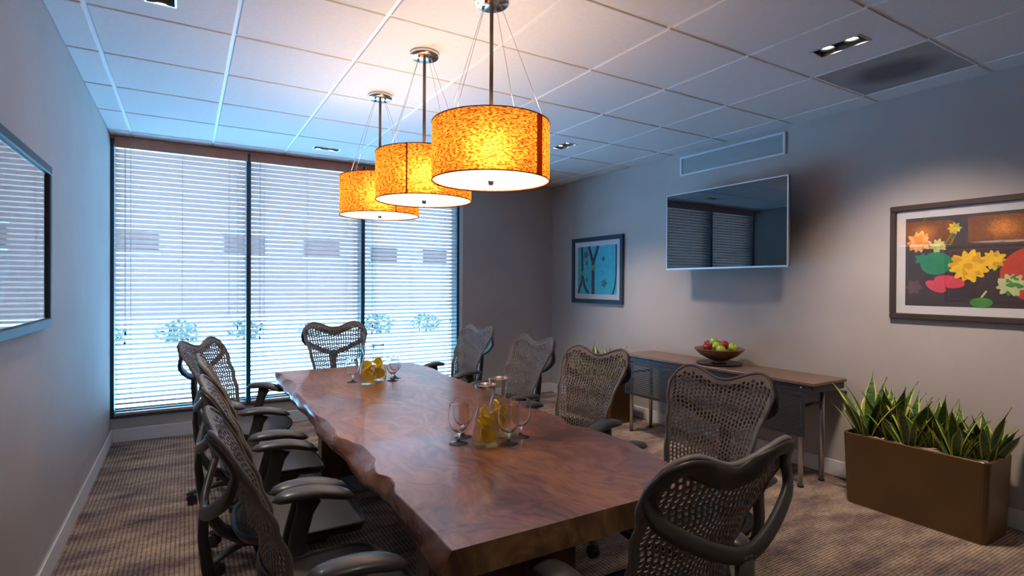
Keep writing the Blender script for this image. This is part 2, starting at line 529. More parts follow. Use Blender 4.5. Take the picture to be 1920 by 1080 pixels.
# ceiling: slab over a plenum, bars and tegular tiles
ceil = MB().box(XL - WT, XR + WT, YF - WT, YB + WT, 2.82, 2.95).build('ceiling', 'plenum'); struct(ceil)
ceil['label'] = 'white acoustic tile ceiling with exposed bars'
T = 0.6096
DX = [-1.0103 + T * i for i in range(0, 10)]
CY = [5.5521 - T * j for j in range(-1, 14)]
xs = [XL] + [x for x in DX if XL + 0.03 < x < XR - 0.03] + [XR]
ys = sorted([YF] + [y for y in CY if YF + 0.03 < y < YB - 0.03] + [YB])
GAP = 0.009
for x in xs[1:-1]:
    MB().box(x - 0.012, x + 0.012, YF, YB, RH + 0.006, RH + 0.03).build('grid_bar', 'ceiling_bar', ceil)
for y in ys[1:-1]:
    MB().box(XL, XR, y - 0.0118, y + 0.0118, RH + 0.0065, RH + 0.03).build('grid_bar', 'ceiling_bar', ceil)
MB().box(XL, XL + 0.022, YF, YB, RH + 0.006, RH + 0.02).box(XR - 0.022, XR, YF, YB, RH + 0.006, RH + 0.02).box(XL, XR, YB - 0.022, YB, RH + 0.006, RH + 0.02).build('wall_angle', 'ceiling_bar', ceil)
# fixtures: (cx, cy, half_x, half_y)
FIX = [(2.952, 1.572, 0.062, 0.128), (1.128, 5.265, 0.118, 0.058), (2.955, 4.005, 0.060, 0.115), (-0.10, 2.83, 0.062, 0.115), (1.128, 0.40, 0.118, 0.058), (2.952, -0.55, 0.062, 0.128)]  # last two are unseen, added to light the near chairs and table end
RET = (3.257 + T / 2, 1.2849 + T / 2)
def tile_mesh(w, d, hole=None):
    z0, z1 = 0.0, 0.016
    b = MB()
    if hole is None:
        b.bbox(-w, w, -d, d, z0, z1, 0.0035)
    else:
        hx0, hx1, hy0, hy1 = hole
        b.box(-w, w, -d, hy0, z0, z1); b.box(-w, w, hy1, d, z0, z1)
        b.box(-w, hx0, hy0, hy1, z0, z1); b.box(hx1, w, hy0, hy1, z0, z1)
    return b.mesh('tile', 'ceiling_tile')
tile_cache = {}
for x0, x1 in zip(xs, xs[1:]):
    for y0, y1 in zip(ys, ys[1:]):
        gx0 = 0.004 if x0 == XL else GAP; gx1 = 0.004 if x1 == XR else GAP
        gy0 = 0.004 if y0 == YF else GAP; gy1 = 0.004 if y1 == YB else GAP
        a0, a1, b0, b1 = x0 + gx0, x1 - gx1, y0 + gy0, y1 - gy1
        cx, cy = (a0 + a1) / 2, (b0 + b1) / 2
        if abs(cx - RET[0]) < 0.1 and abs(cy - RET[1]) < 0.1:
            continue
        hole = None
        for fx, fy, hx, hy in FIX:
            if a0 < fx < a1 and b0 < fy < b1:
                hole = (fx - hx - cx, fx + hx - cx, fy - hy - cy, fy + hy - cy)
        key = (round(a1 - a0, 3), round(b1 - b0, 3))
        if hole:
            me = tile_mesh((a1 - a0) / 2, (b1 - b0) / 2, hole)
        else:
            if key not in tile_cache:
                tile_cache[key] = tile_mesh((a1 - a0) / 2, (b1 - b0) / 2)
            me = tile_cache[key]
        link('tile', me, ceil, (cx, cy, RH))
# darker return-air panel
rp = empty('return_air_panel', (RET[0], RET[1], RH))
tag(rp, 'dark grey return air panel with soot stain in the ceiling', 'air panel')
MB().box(-0.292, 0.292, -0.292, 0.292, 0.002, 0.014).build('panel', 'return_panel', rp)
b = MB()
for s in (-1, 1):
    b.box(-0.298, 0.298, s * 0.295 - 0.004, s * 0.295 + 0.004, 0, 0.016); b.box(s * 0.295 - 0.004, s * 0.295 + 0.004, -0.291, 0.291, 0, 0.016)
b.build('edge_frame', 'ceiling_bar', rp)

# recessed twin-lamp fixtures
FL = ['recessed twin downlight beside the dark return panel', 'recessed twin downlight nearest the window blinds',
      'recessed twin downlight behind the front pendant near the vent', 'recessed downlight above the left wall at the top edge',
      'unseen twin downlight added to brighten the near table end', 'unseen twin downlight added behind the camera on the right']
for i, (fx, fy, hx, hy) in enumerate(FIX):
    r = empty('recessed_light', (fx, fy, RH))
    tag(r, FL[i], 'ceiling light', 'recessed ceiling lights')
    t = 0.007
    b = MB()
    b.box(-hx, hx, -hy, -hy + t, -0.003, 0.05); b.box(-hx, hx, hy - t, hy, -0.003, 0.05)
    b.box(-hx, -hx + t, -hy + t, hy - t, -0.003, 0.05); b.box(hx - t, hx, -hy + t, hy - t, -0.003, 0.05)
    b.build('trim_frame', 'fixture_trim', r)
    MB().box(-hx, hx, -hy, hy, 0.05, 0.056).build('housing', 'fixture_inside', r)
    for s in (-1, 1):
        px, py = ((0, s * hy * 0.48) if hy > hx else (s * hx * 0.48, 0))
        lamp = MB().lathe([(0.030, 0.05), (0.040, 0.012), (0.036, 0.008), (0.030, 0.022), (0.030, 0.03)], (px, py, 0), 20).build('lamp_ring', 'fixture_inside', r)
        MB().lathe([(0.0, 0.016), (0.020, 0.017), (0.029, 0.022)], (px, py, 0), 20).build('lamp_face', 'lamp_face', lamp)
        d = bpy.data.lights.new('spot', 'SPOT')
        d.energy = SPOT_W * (1.7 if fx > 2 and fy > 0 else (0.6 if fy < 1 else 1.0)); d.color = (1.0, 0.80, 0.64); d.spot_size = 1.5; d.spot_blend = 1.0; d.shadow_soft_size = 0.06
        so = bpy.data.objects.new('spot', d); COL.objects.link(so); so.parent = r
        so.location = (px, py, -0.012)
        aim = Vector(((0.25 if fy > 3 else 0.50) if fx > 2 else (0.0 if fx > 0 else 0.3), -0.25 if fy > 5 else 0.0, -1))
        so.rotation_euler = aim.to_track_quat('-Z', 'Y').to_euler()

# ------------------------------------------------------------------ window, blinds
posts = [(XL, -0.532), (0.497, 0.535), (1.597, 1.635), (2.715, WX1)]
bays = [(-0.532, 0.497), (0.535, 1.597), (1.635, 2.715)]
for i, (x0, x1) in enumerate(bays):
    w = struct(empty('window_%d' % (i + 1), ((x0 + x1) / 2, YB + 0.12, WZ0)))
    hw = (x1 - x0) / 2; H = WZ1 - WZ0
    MB().box(-hw, hw, -0.003, 0.003, 0.0, H).build('pane', 'window_glass', w)
    MB().box(-hw, hw, -0.025, 0.025, 0.0, 0.035).build('frame_rail', 'window_frame', w)
    MB().box(-hw, hw, -0.025, 0.025, H - 0.035, H).build('frame_rail', 'window_frame', w)
tr = struct(MB().box(posts[0][0], posts[0][1], YB - 0.004, YB + 0.15, WZ0, WZ1).build('trim_1', 'window_frame'))
for k, p in enumerate(posts[1:]):
    struct(MB().box(p[0], p[1], YB - 0.006, YB + 0.15, WZ0, WZ1).build('trim_%d' % (k + 2), 'window_frame'))
struct(MB().box(XL, WX1, YB - 0.008, YB + 0.15, WZ0 - 0.014, WZ0 + 0.004).build('trim_5', 'window_frame'))
struct(MB().bbox(WX1, WX1 + 0.045, YB - 0.012, YB + 0.01, WZ0 - 0.014, RH, 0.003).build('trim_6', 'window_trim'))
BL = ['wooden venetian blind on the left window bay beside the left wall', 'wooden venetian blind on the middle window bay', 'wooden venetian blind on the right window bay behind the pendants']
PITCHS = 0.0432
for i, (x0, x1) in enumerate(bays):
    hw = (x1 - x0) / 2 - 0.004
    cx = (x0 + x1) / 2
    bl = empty('venetian_blind', (cx, YB + 0.035, WZ0 + 0.006))
    tag(bl, BL[i], 'window blind', 'wooden blinds on the window wall')
    H = WZ1 - WZ0 - 0.006
    MB().bbox(-hw - 0.012 if i else -hw, hw + 0.012 if i < 2 else hw, -0.058, -0.040, H - 0.075, H + 0.02, 0.003).build('valance', 'blind_wood', bl)
    MB().box(-hw, hw, -0.030, 0.030, H - 0.045, H - 0.005).build('head_rail', 'blind_wood', bl)
    MB().bbox(-hw, hw, -0.027, 0.027, 0.0, 0.022, 0.004).build('bottom_rail', 'blind_wood', bl)
    # one slat mesh, shared: a crowned strip, room-side edge up
    tilt = 0.50
    loops = []
    prof = []
    for k in range(5):
        t = -1 + k * 0.5
        prof.append((t * 0.025, 0.0022 * (1 - t * t) + 0.0014))
    for k in range(5):
        t = 1 - k * 0.5
        prof.append((t * 0.025, 0.0022 * (1 - t * t) - 0.0014))
    ct, st = math.cos(tilt), math.sin(tilt)
    prof = [(y * ct + z * st, -y * st + z * ct) for y, z in prof]
    sb = MB().loft([[(-hw, y, z) for y, z in prof], [(hw, y, z) for y, z in prof]])
    sme = sb.mesh('slat', 'blind_slat')
    n = int((H - 0.06 - 0.022) / PITCHS)
    for k in range(n):
        link('slat', sme, bl, (0, 0, 0.022 + PITCHS * (k + 0.75)))
    cb = MB()
    for fx in (-0.78, -0.02, 0.72):
        for yy in (-0.0262, 0.0262):
            cb.tube([(hw * fx, yy, 0.02), (hw * fx, yy, H - 0.05)], 0.0011, 5)
    cb.build('ladder_cord', 'cord', bl)
    for fx, zz in ((-0.86, 0.62), (-0.85, 0.70), (0.86, 0.72)):
        c = MB().tube([(hw * fx, -0.034, zz + 0.02), (hw * fx, -0.034, H - 0.06)], 0.0012, 5).build('pull_cord', 'cord', bl)
        MB().lathe([(0.002, 0.03), (0.006, 0.022), (0.008, 0.0), (0.0, -0.002)], (hw * fx, -0.034, zz), 10).build('tassel', 'stem_brown', c)

# ------------------------------------------------------------------ outside
o = MB().box(-60, 60, YB + WT + 0.02, 90, -0.4, -0.2).build('ground', 'ground_pave'); struct(o)
o['label'] = 'pale sunlit pavement outside the window'
bd = empty('outside_building', (2, 30, -0.2))
tag(bd, 'pinkish building with dark windows seen through the blinds', 'building')
MB().box(-40, 6.2, 0, 6, 0, 11).build('facade_wall', 'facade', bd)
wb = MB().box(-0.9, 0.9, -0.06, 0.05, 0, 1.0).mesh('window', 'facade_glass')
wf = MB().box(-1.0, 1.0, -0.12, 0.0, -0.12, 0.0).box(-1.0, 1.0, -0.12, 0.0, 1.0, 1.1).mesh('window_surround', 'facade_trim')
for wx in (-13, -8.5, -4, 0.5, 4.2):
    for wz in (3.0,):
        w = link('window', wb, bd, (wx, 0, wz))
        link('window_surround', wf, w)
bd2 = empty('outside_building', (2, 36, -0.2))  # invented pale building, added for a brighter right bay and table reflection
tag(bd2, 'pale grey building added to brighten the right window bay', 'building')
MB().box(7.2, 60, 0, 6, 0, 11).build('facade_wall', 'facade_pale', bd2)
for wx in (9.5, 13.2, 16.9):
    w = link('window', wb, bd2, (wx, 0, 3.0))
    link('window_surround', wf, w)
rnd = random.Random(3)
def shrub(x, y, s, lab):
    e = empty('shrub', (x, y, -0.2))
    tag(e, lab, 'shrub', 'shrubs outside the window')
    b = MB()
    for k in range(130):
        a = rnd.uniform(0, 2 * PI); h = rnd.uniform(0.05, 1.0); rr = math.sqrt(rnd.random()) * (0.55 + 0.5 * math.sin(h * PI))
        c = Vector((rr * math.cos(a) * s, rr * math.sin(a) * s, h * s * 1.05))
        d = Vector((rnd.gauss(0, 1), rnd.gauss(0, 1), rnd.gauss(0, 1))).normalized() * 0.17 * s
        d2 = d.cross(Vector((rnd.gauss(0, 1), rnd.gauss(0, 1), rnd.gauss(0, 1)))).normalized() * 0.10 * s
        i = b.add([c - d, c + d2, c + d, c - d2]); b.face((i, i + 1, i + 2, i + 3))
    b.build('foliage', 'shrub', e)
    MB().tube([(0, 0, 0), (0.02, 0, 0.5 * s)], 0.03, 6).build('trunk', 'shrub_trunk', e)
SH = [(-3.4, 17, .62), (-1.8, 17.4, .75), (-0.2, 17, .9), (1.5, 17.3, .8), (3.2, 17.1, .6), (5.2, 17, .95), (7.0, 17.3, .85), (8.8, 17, .75), (10.6, 17.2, .6)]
for k, (x, y, s) in enumerate(SH):
    shrub(x, y, s * 0.6, ['first', 'second', 'third', 'fourth', 'fifth', 'sixth', 'seventh', 'eighth', 'ninth'][k] + ' low shrub from the left in the row outside the window')

# ------------------------------------------------------------------ conference table
LT = [(1.182, .543), (1.30, .547), (1.444, .548), (1.589, .547), (1.69, .572), (1.735, .576), (1.793, .548), (1.86, .562), (1.95, .590), (2.114, .593), (2.213, .567), (2.30, .541), (2.444, .556), (2.604, .559), (2.75, .541), (2.95, .552), (3.114, .558), (3.4, .552), (3.6, .590), (3.75, .597), (3.9, .565), (4.065, .582), (4.195, .548)]
LB = [(1.182, .535), (1.302, .537), (1.53, .546), (1.70, .552), (1.78, .562), (1.90, .535), (2.126, .541), (2.417, .535), (2.776, .541), (3.185, .546), (3.522, .546), (3.943, .556), (4.195, .545)]
RT = [(1.172, 1.452), (1.387, 1.490), (1.53, 1.523), (1.656, 1.547), (1.796, 1.545), (1.873, 1.532), (1.986, 1.503), (2.108, 1.545), (2.29, 1.545), (2.379, 1.510), (2.731, 1.555), (2.998, 1.550), (3.315, 1.569), (3.516, 1.566), (3.822, 1.600), (4.05, 1.585), (4.20, 1.55)]
TZ, TT = 0.75, 0.078
tab = empty('conference_table', (1.05, 2.68, 0))
tag(tab, 'long walnut slab conference table with natural wavy live edges', 'table')
OX, OY = 1.05, 2.68
NS = 110
Y0, Y1 = 1.178, 4.195
top = MB()
lev = [(0.0, 1.0), (0.06, 0.99), (0.3, 0.0), (0.62, 0.0), (1.0, 0.0)]
def lcol(y):
    xt, xb = interp(LT, y), interp(LB, y)
    wob = 0.006 * math.sin(y * 9.1) + 0.004 * math.sin(y * 23 + 1)
    bulge = 0.022 + 0.010 * math.sin(y * 5.3 + 0.7)
    pts = [(xt + 0.003, TZ), (xt - 0.001, TZ - 0.004), (xt * 0.62 + xb * 0.38 - bulge * 0.30, TZ - 0.022), (xt * 0.25 + xb * 0.75 - bulge * 0.55 + wob, TZ - 0.045), (xb - bulge * 0.25 + wob, TZ - 0.066), (xb + 0.012, TZ - TT)]
    return pts
def rcol(y):
    xr = interp(RT, y)
    bulge = 0.018 + 0.008 * math.sin(y * 6.1)
    wob = 0.005 * math.sin(y * 11.7)
    return [(xr - 0.003, TZ), (xr + 0.001, TZ - 0.004), (xr + bulge * 0.5, TZ - 0.022), (xr + bulge + wob, TZ - 0.045), (xr + bulge * 0.7 + wob, TZ - 0.066), (xr - 0.004, TZ - TT)]
loops = []
for k in range(NS + 1):
    y = Y0 + (Y1 - Y0) * k / NS
    L = lcol(y); Rr = rcol(y)
    nx = 8
    lp = []
    for j in range(1, nx):       # top, left to right
        t = j / nx
        lp.append((L[0][0] * (1 - t) + Rr[0][0] * t - OX, y - OY, TZ))
    top_n = len(lp)
    right = [(x - OX, y - OY, z) for x, z in Rr]
    left = [(x - OX, y - OY, z) for x, z in reversed(L)]
    loops.append(lp + right + left)
n = len(loops[0])
i0 = top.add([p for lp in loops for p in lp])
for a in range(NS):
    for k in range(n):
        k2 = (k + 1) % n
        is_top = k < top_n - 1 or k == top_n - 1 or k == n - 1
        under = (k == top_n + 5)
        top.face((i0 + a * n + k2, i0 + a * n + k, i0 + (a + 1) * n + k, i0 + (a + 1) * n + k2), 0 if is_top or under else 1, not (is_top or under))
top.face([i0 + k for k in range(n)], 2)
top.face([i0 + NS * n + k for k in reversed(range(n))], 2)
top.build('tabletop', ['walnut_top', 'walnut_edge', 'walnut_end'], tab)
MB().bbox(0.60 - OX, 1.13 - OX, 1.45 - OY, 1.56 - OY, 0.0, TZ - TT, 0.004).build('panel_leg', 'walnut_leg', tab)
MB().bbox(0.808 - OX, 1.34 - OX, 3.90 - OY, 4.02 - OY, 0.0, TZ - TT, 0.004).build('panel_leg', 'walnut_leg', tab)
MB().bbox(0.84 - OX, 1.31 - OX, 3.60 - OY, 3.899 - OY, 0.0, 0.018, 0.004).build('foot_plate', 'grey_metal', tab)

# ------------------------------------------------------------------ task chair
ZB, ZC = 0.47, 1.0
def shell_pt(u, v):
    au = abs(u)
    zt = 0.972 + 0.046 * smoothstep(0.0, 0.66, au)
    if au > 0.62:
        q = (au - 0.62) / 0.38
        zt -= 0.110 * (1 - math.sqrt(max(0.0, 1 - min(1, q) ** 2)))
    z = ZB + (zt - ZB) * v
    w = interp([(0.47, 0.165), (0.56, 0.176), (0.68, 0.184), (0.80, 0.205), (0.90, 0.230), (0.96, 0.244), (1.02, 0.247)], z)
    y = interp([(0.47, -0.175), (0.56, -0.168), (0.66, -0.178), (0.76, -0.212), (0.86, -0.250), (0.95, -0.283), (1.03, -0.318)], z)
    y += (0.052 - 0.022 * smoothstep(0.75, 1.0, z)) * au ** 2.2
    return Vector((w * u, y, z))
def shell_n(u, v):
    e = 0.004
    a = shell_pt(min(1, u + e), v) - shell_pt(max(-1, u - e), v)
    b = shell_pt(u, min(1, v + e)) - shell_pt(u, max(0, v - e))
    return a.cross(b).normalized()          # points to the back (-y)

def shell_mesh():
    b = MB()
    NU, NV = 23, 29
    U0, V0, V1 = 0.925, 0.02, 0.955
    th = 0.0045
    cache = {}
    def vert(u, v, s):
        k = (round(u, 5), round(v, 5), s)
        if k not in cache:
            p = shell_pt(u, v)
            if s:
                p = p + shell_n(u, v) * th
            cache[k] = b.add([p])
        return cache[k]
    def solid(u0, u1, v0, v1):
        q = [(u0, v0), (u1, v0), (u1, v1), (u0, v1)]
        b.face([vert(*p, 0) for p in reversed(q)], 0, True)
        b.face([vert(*p, 1) for p in q], 0, True)
    du = 2 * U0 / NU; dv = (V1 - V0) / NV
    for i in range(NU):
        u0 = -U0 + i * du; u1 = u0 + du
        odd = i % 2
        rows = []
        if odd:
            solid(u0, u1, V0, V0 + dv / 2); solid(u0, u1, V1 - dv / 2, V1)
            rows = [V0 + dv / 2 + j * dv for j in range(NV - 1)]
        else:
            rows = [V0 + j * dv for j in range(NV)]
        for v0 in rows:
            v1 = v0 + dv
            um, vm = (u0 + u1) / 2, (v0 + v1) / 2
            open_ = 0.30 + 0.05 * (1 - v0)
            hu, hv = du * open_, dv * (0.36 + 0.05 * (1 - v0))
            outer = [(u0, v0), (um, v0), (u1, v0), (u1, vm), (u1, v1), (um, v1), (u0, v1), (u0, vm)]
            inner = [(um - hu * .75, vm - hv * .85), (um, vm - hv), (um + hu * .75, vm - hv * .85), (um + hu, vm), (um + hu * .75, vm + hv * .85), (um, vm + hv), (um - hu * .75, vm + hv * .85), (um - hu, vm)]
            for k in range(8):
                k2 = (k + 1) % 8
                b.face([vert(*outer[k2], 0), vert(*outer[k], 0), vert(*inner[k], 0), vert(*inner[k2], 0)], 0, True)
                b.face([vert(*outer[k], 1), vert(*outer[k2], 1), vert(*inner[k2], 1), vert(*inner[k], 1)], 0, True)
                b.face([vert(*inner[k], 0), vert(*inner[k], 1), vert(*inner[k2], 1), vert(*inner[k2], 0)], 0, True)
    NE = 58
    for j in range(NE):
        v0 = V0 + (V1 - V0) * j / NE; v1 = V0 + (V1 - V0) * (j + 1) / NE
        for s in (-1, 1):
            a, c = sorted((s * U0, s * 1.0))
            solid(a, c, v0, v1)
    for i in range(46):
        u0 = -1 + 2 * i / 46; u1 = -1 + 2 * (i + 1) / 46
        solid(u0, u1, V1, 1.0); solid(u0, u1, 0.0, V0)
    return b.mesh('back_shell', 'chair_shell')

def outline(t):
    """t in 0..1 along the upper outline from the left side (v=.62) over the top to the right side"""
    if t < 0.28:
        return -1.0, 0.56 + (1.0 - 0.56) * t / 0.28
    if t > 0.72:
        return 1.0, 1.0 - (1.0 - 0.56) * (t - 0.72) / 0.28
    return -1 + 2 * (t - 0.28) / 0.44, 1.0

def chair_proto():
    root = empty('task_chair')
    link('back_shell', shell_mesh(), root)
    # thin bead along the shell outline
    path = []; ups = []
    for k in range(70):
        t = k / 69
        if t < 0.36: u, v = -1.0, t / 0.36
        elif t > 0.64: u, v = 1.0, 1 - (t - 0.64) / 0.36
        else: u, v = -1 + 2 * (t - 0.36) / 0.28, 1.0
        p = shell_pt(u, v) + shell_n(u * 0.98, min(v, .98)) * 0.002
        if path and (p - path[-1]).length < 0.003: continue
        path.append(p); ups.append(Vector((0, -1, 0)))
    MB().sweep(path, (0.0065, 0.0075), up=ups, seg=8).build('edge_bead', 'chair_shell', root)
    # the moulded back frame: broad band over the top, arms that leave the shell and meet at the stem
    right = []
    for k in range(17):                       # over the top, from the centre to the right corner
        u = 0.86 * k / 16
        wid = 0.031 - 0.010 * smoothstep(0.45, 0.86, u)
        p = shell_pt(u * 0.97, 1.0)
        q = shell_pt(u * 0.97, 0.90)
        d = (q - p).normalized()
        nn = shell_n(u * 0.95, 0.93)
        right.append((p + d * (wid - 0.001) + nn * 0.011, nn, (wid, 0.008)))
    ctl = [right[-1][0], Vector((0.231, -0.260, 0.932)), Vector((0.233, -0.265, 0.897)), Vector((0.216, -0.276, 0.866)), Vector((0.166, -0.292, 0.833)), Vector((0.105, -0.307, 0.802)), Vector((0.045, -0.317, 0.780)), Vector((0.0, -0.320, 0.773))]
    n0 = right[-1][1]; n1 = Vector((0.12, -1, 0.10)).normalized()
    for k in range(len(ctl) - 1):
        p0 = ctl[k - 1] if k else right[-2][0]
        p1, p2 = ctl[k], ctl[k + 1]
        p3 = ctl[k + 2] if k + 2 < len(ctl) else Vector((-ctl[-2].x, ctl[-2].y, ctl[-2].z))
        for j in (1, 2, 3):
            t = j / 3
            p = 0.5 * ((2 * p1) + (p2 - p0) * t + (2 * p0 - 5 * p1 + 4 * p2 - p3) * t * t + (3 * p1 - p0 - 3 * p2 + p3) * t ** 3)
            m_ = min(1, (k + t) / 3)
            right.append((p, (n0 * (1 - m_) + n1 * m_).normalized(), (0.021 - 0.001 * m_, 0.007 + 0.003 * m_)))
    fx = lambda v: Vector((-v.x, v.y, v.z))
    full = right + [(fx(p), fx(nn), w) for p, nn, w in reversed(right[1:-1])]
    path = [f[0] for f in full]; ups = [f[1] for f in full]; sec = [f[2] for f in full]
    MB().sweep(path, sec, up=ups, wrap=True, seg=10, power=0.7).build('back_frame', 'chair_frame', root)
    sp = [(0, -0.318, 0.775), (0, -0.320, 0.70), (0, -0.310, 0.62), (0, -0.295, 0.53), (0, -0.245, 0.45), (0, -0.16, 0.395), (0, -0.06, 0.375)]
    MB().sweep(sp, [(0.030, 0.012), (0.026, 0.014), (0.026, 0.016), (0.030, 0.018), (0.040, 0.020), (0.050, 0.022), (0.05, 0.02)], up=Vector((0, -1, 0.2)), seg=10, power=0.75).build('back_stem', 'chair_frame', root)
    # lumbar bar behind the shell
    lp = [(x, shell_pt(x / 0.18, 0.20).y - 0.012, 0.575) for x in [-.155 + .31 * k / 10 for k in range(11)]]
    MB().sweep(lp, (0.028, 0.007), up=Vector((0, -1, 0)), seg=8).build('lumbar_pad', 'chair_black', root)
    # seat
    b = MB()
    rings, seg = 9, 36
    def seat_xy(th):
        c, s = math.cos(th), math.sin(th)
        ex = 0.62
        x = 0.245 * math.copysign(abs(c) ** ex, c); y = 0.235 * math.copysign(abs(s) ** ex, s)
        x *= 1.0 + 0.05 * (y / 0.235)
        return x, y + 0.035
    def seat_z(x, y):
        yy = (y - 0.035) / 0.235
        return 0.462 - 0.030 * max(0, yy) ** 3 + 0.016 * max(0, -yy) ** 2 + 0.018 * (x / 0.245) ** 2 - 0.010
    loopsT = []
    for r in range(1, rings + 1):
        q = r / rings
        loopsT.append([(seat_xy(2 * PI * k / seg)[0] * q, (seat_xy(2 * PI * k / seg)[1] - 0.035) * q + 0.035, 0) for k in range(seg)])
    loopsT = [[(x, y, seat_z(x, y)) for x, y, _ in lp] for lp in loopsT]
    edge = loopsT[-1]
    lo1 = [(x * 1.015, (y - .035) * 1.015 + .035, z - 0.012) for x, y, z in edge]
    lo2 = [(x * 0.98, (y - .035) * 0.98 + .035, z - 0.030) for x, y, z in edge]
    lo3 = [(x * 0.6, (y - .035) * 0.6 + .035, z - 0.048) for x, y, z in edge]
    b.loft(loopsT + [lo1, lo2, lo3], sm=True)
    b.build('seat', 'chair_seat', root)
    rim = [(x * 1.0, (y - .035) * 1.0 + .035, z - 0.004) for x, y, z in edge]
    MB().sweep(rim, (0.011, 0.009), wrap=True, seg=8).build('seat_rim', 'chair_black', root)
    # mechanism and column
    b = MB()
    b.loft([[(sx * w, sy, z) for sx, sy in ((-1, y0), (1, y0), (1, y1), (-1, y1))] for w, y0, y1, z in ((0.05, -0.06, 0.06, 0.325), (0.085, -0.12, 0.12, 0.350), (0.095, -0.14, 0.15, 0.39), (0.085, -0.12, 0.14, 0.415))])
    b.build('tilt_mechanism', 'chair_black', root)
    MB().lathe([(0.027, 0.09), (0.027, 0.25), (0.018, 0.252), (0.018, 0.34)], seg=16).build('gas_column', 'chair_black', root)
    # arms
    for s in (-1, 1):
        pth = [(s * 0.08, -0.045, 0.375), (s * 0.20, -0.050, 0.385), (s * 0.262, -0.045, 0.43), (s * 0.278, -0.030, 0.52), (s * 0.283, -0.008, 0.60), (s * 0.283, 0.008, 0.642)]
        sc = [(0.030, 0.014), (0.032, 0.016), (0.034, 0.016), (0.030, 0.015), (0.031, 0.015), (0.042, 0.018)]
        post = MB().sweep(pth, sc, up=[Vector((0, 0, 1)), Vector((0, 0, 1)), Vector((-s, 0, .6)), Vector((-s, 0, 0)), Vector((-s, 0, 0)), Vector((-s, 0, 0))], seg=10, power=0.7).build('arm_post', 'chair_frame', root)
        pad_path = []; ps = []
        for k in range(13):
            t = k / 12
            y = -0.115 + 0.275 * t
            z = 0.664 - 0.040 * max(0, (t - 0.42) / 0.58) ** 1.8 - 0.012 * max(0, (0.3 - t) / 0.3) ** 2
            x = s * (0.285 - 0.012 * t * t)
            e = math.sqrt(max(0.0, 1 - (2 * t - 1) ** 4)) * 0.97 + 0.03
            pad_path.append((x, y, z)); ps.append((0.046 * e, 0.021 * e))
        MB().sweep(pad_path, ps, seg=14).build('arm_pad', 'chair_pad', post)
    # star base
    MB().lathe([(0.020, 0.055), (0.048, 0.062), (0.052, 0.085), (0.040, 0.115), (0.028, 0.12)], seg=20).build('base_hub', 'chair_frame', root)
    lb = MB().sweep([(0.035, 0, 0.092), (0.12, 0, 0.098), (0.23, 0, 0.088), (0.295, 0, 0.074), (0.315, 0, 0.066)], [(0.026, 0.018), (0.025, 0.017), (0.021, 0.014), (0.017, 0.011), (0.010, 0.007)], seg=10, power=0.75).mesh('base_leg', 'chair_frame')
    cbm = MB()
    for s in (-1, 1):
        i = []
        for yy in (0.006, 0.022):
            i.append([(0.295 + 0.0275 * math.cos(2 * PI * k / 16) - 0.01, s * yy, 0.0285 + 0.0275 * math.sin(2 * PI * k / 16)) for k in range(16)])
        cbm.loft(i if s > 0 else list(reversed(i)))
    cbm.box(0.280, 0.292, -0.006, 0.006, 0.02, 0.072)
    hood = []
    for yy in (-0.019, 0.019):
        hood.append([(0.285 + r * math.cos(a), yy, 0.0285 + r * math.sin(a)) for r, a in ([(0.033, 0.25 + 2.2 * k / 8) for k in range(9)] + [(0.029, 0.25 + 2.2 * k / 8) for k in reversed(range(9))])])
    cbm.loft(hood)
    cm = cbm.mesh('caster', 'rubber')
    for k in range(5):
        a = 2 * PI * k / 5 + PI / 2
        lg = link('base_leg', lb, root, (0, 0, 0), (0, 0, a))
        link('caster', cm, lg)
    return root

proto = chair_proto()
def face(dx, dy):
    return math.atan2(dy, dx) - PI / 2
def dv(deg):     # facing direction given in degrees from +X
    return math.radians(deg) - PI / 2
# (x, y, facing degrees from +X, lift of height, label)
CHAIRS = [
    (0.360, 1.680, 0, 1, 'task chair nearest the camera on the left side of the table'),
    (0.360, 2.330, 0, 1, 'second task chair from the camera on the left side of the table'),
    (0.360, 3.080, 0, 1, 'third task chair from the camera on the left side of the table'),
    (0.318, 3.950, -32, 1, 'task chair at the far left table corner turned toward the camera'),
    (1.06, 4.33, -90, 1.05, 'task chair at the far head of the table before the blinds'),
    (1.955, 4.26, 188, 1, 'farthest task chair on the right side beside the window edge'),
    (1.852, 3.214, 183, 1, 'task chair on the right side second from the window'),
    (1.808, 2.427, 192, 1, 'task chair on the right side in front of the far planter'),
    (1.749, 1.517, 191, 1, 'task chair on the right side in front of the long side table'),
    (1.104, 1.10, 88, 1, 'task chair at the near table end seen from behind'),
]
for i, (x, y, deg, cs, lab) in enumerate(CHAIRS):
    c = proto if i == 0 else copy_tree(proto)
    c.location = (x, y, 0)
    c.rotation_euler = (0, 0, dv(deg))
    c.scale = (cs, cs, cs)
    if i in (4, 9):              # arms set low to pass under the slab
        for ch in c.children:
            if ch.name.startswith('arm_post'):
                ch.location.z = -0.045 if i == 4 else -0.022
            if i == 4 and ch.name.startswith('base_leg'):
                ch.rotation_euler.z += PI / 5
    tag(c, lab, 'chair', 'mesh task chairs around the table')

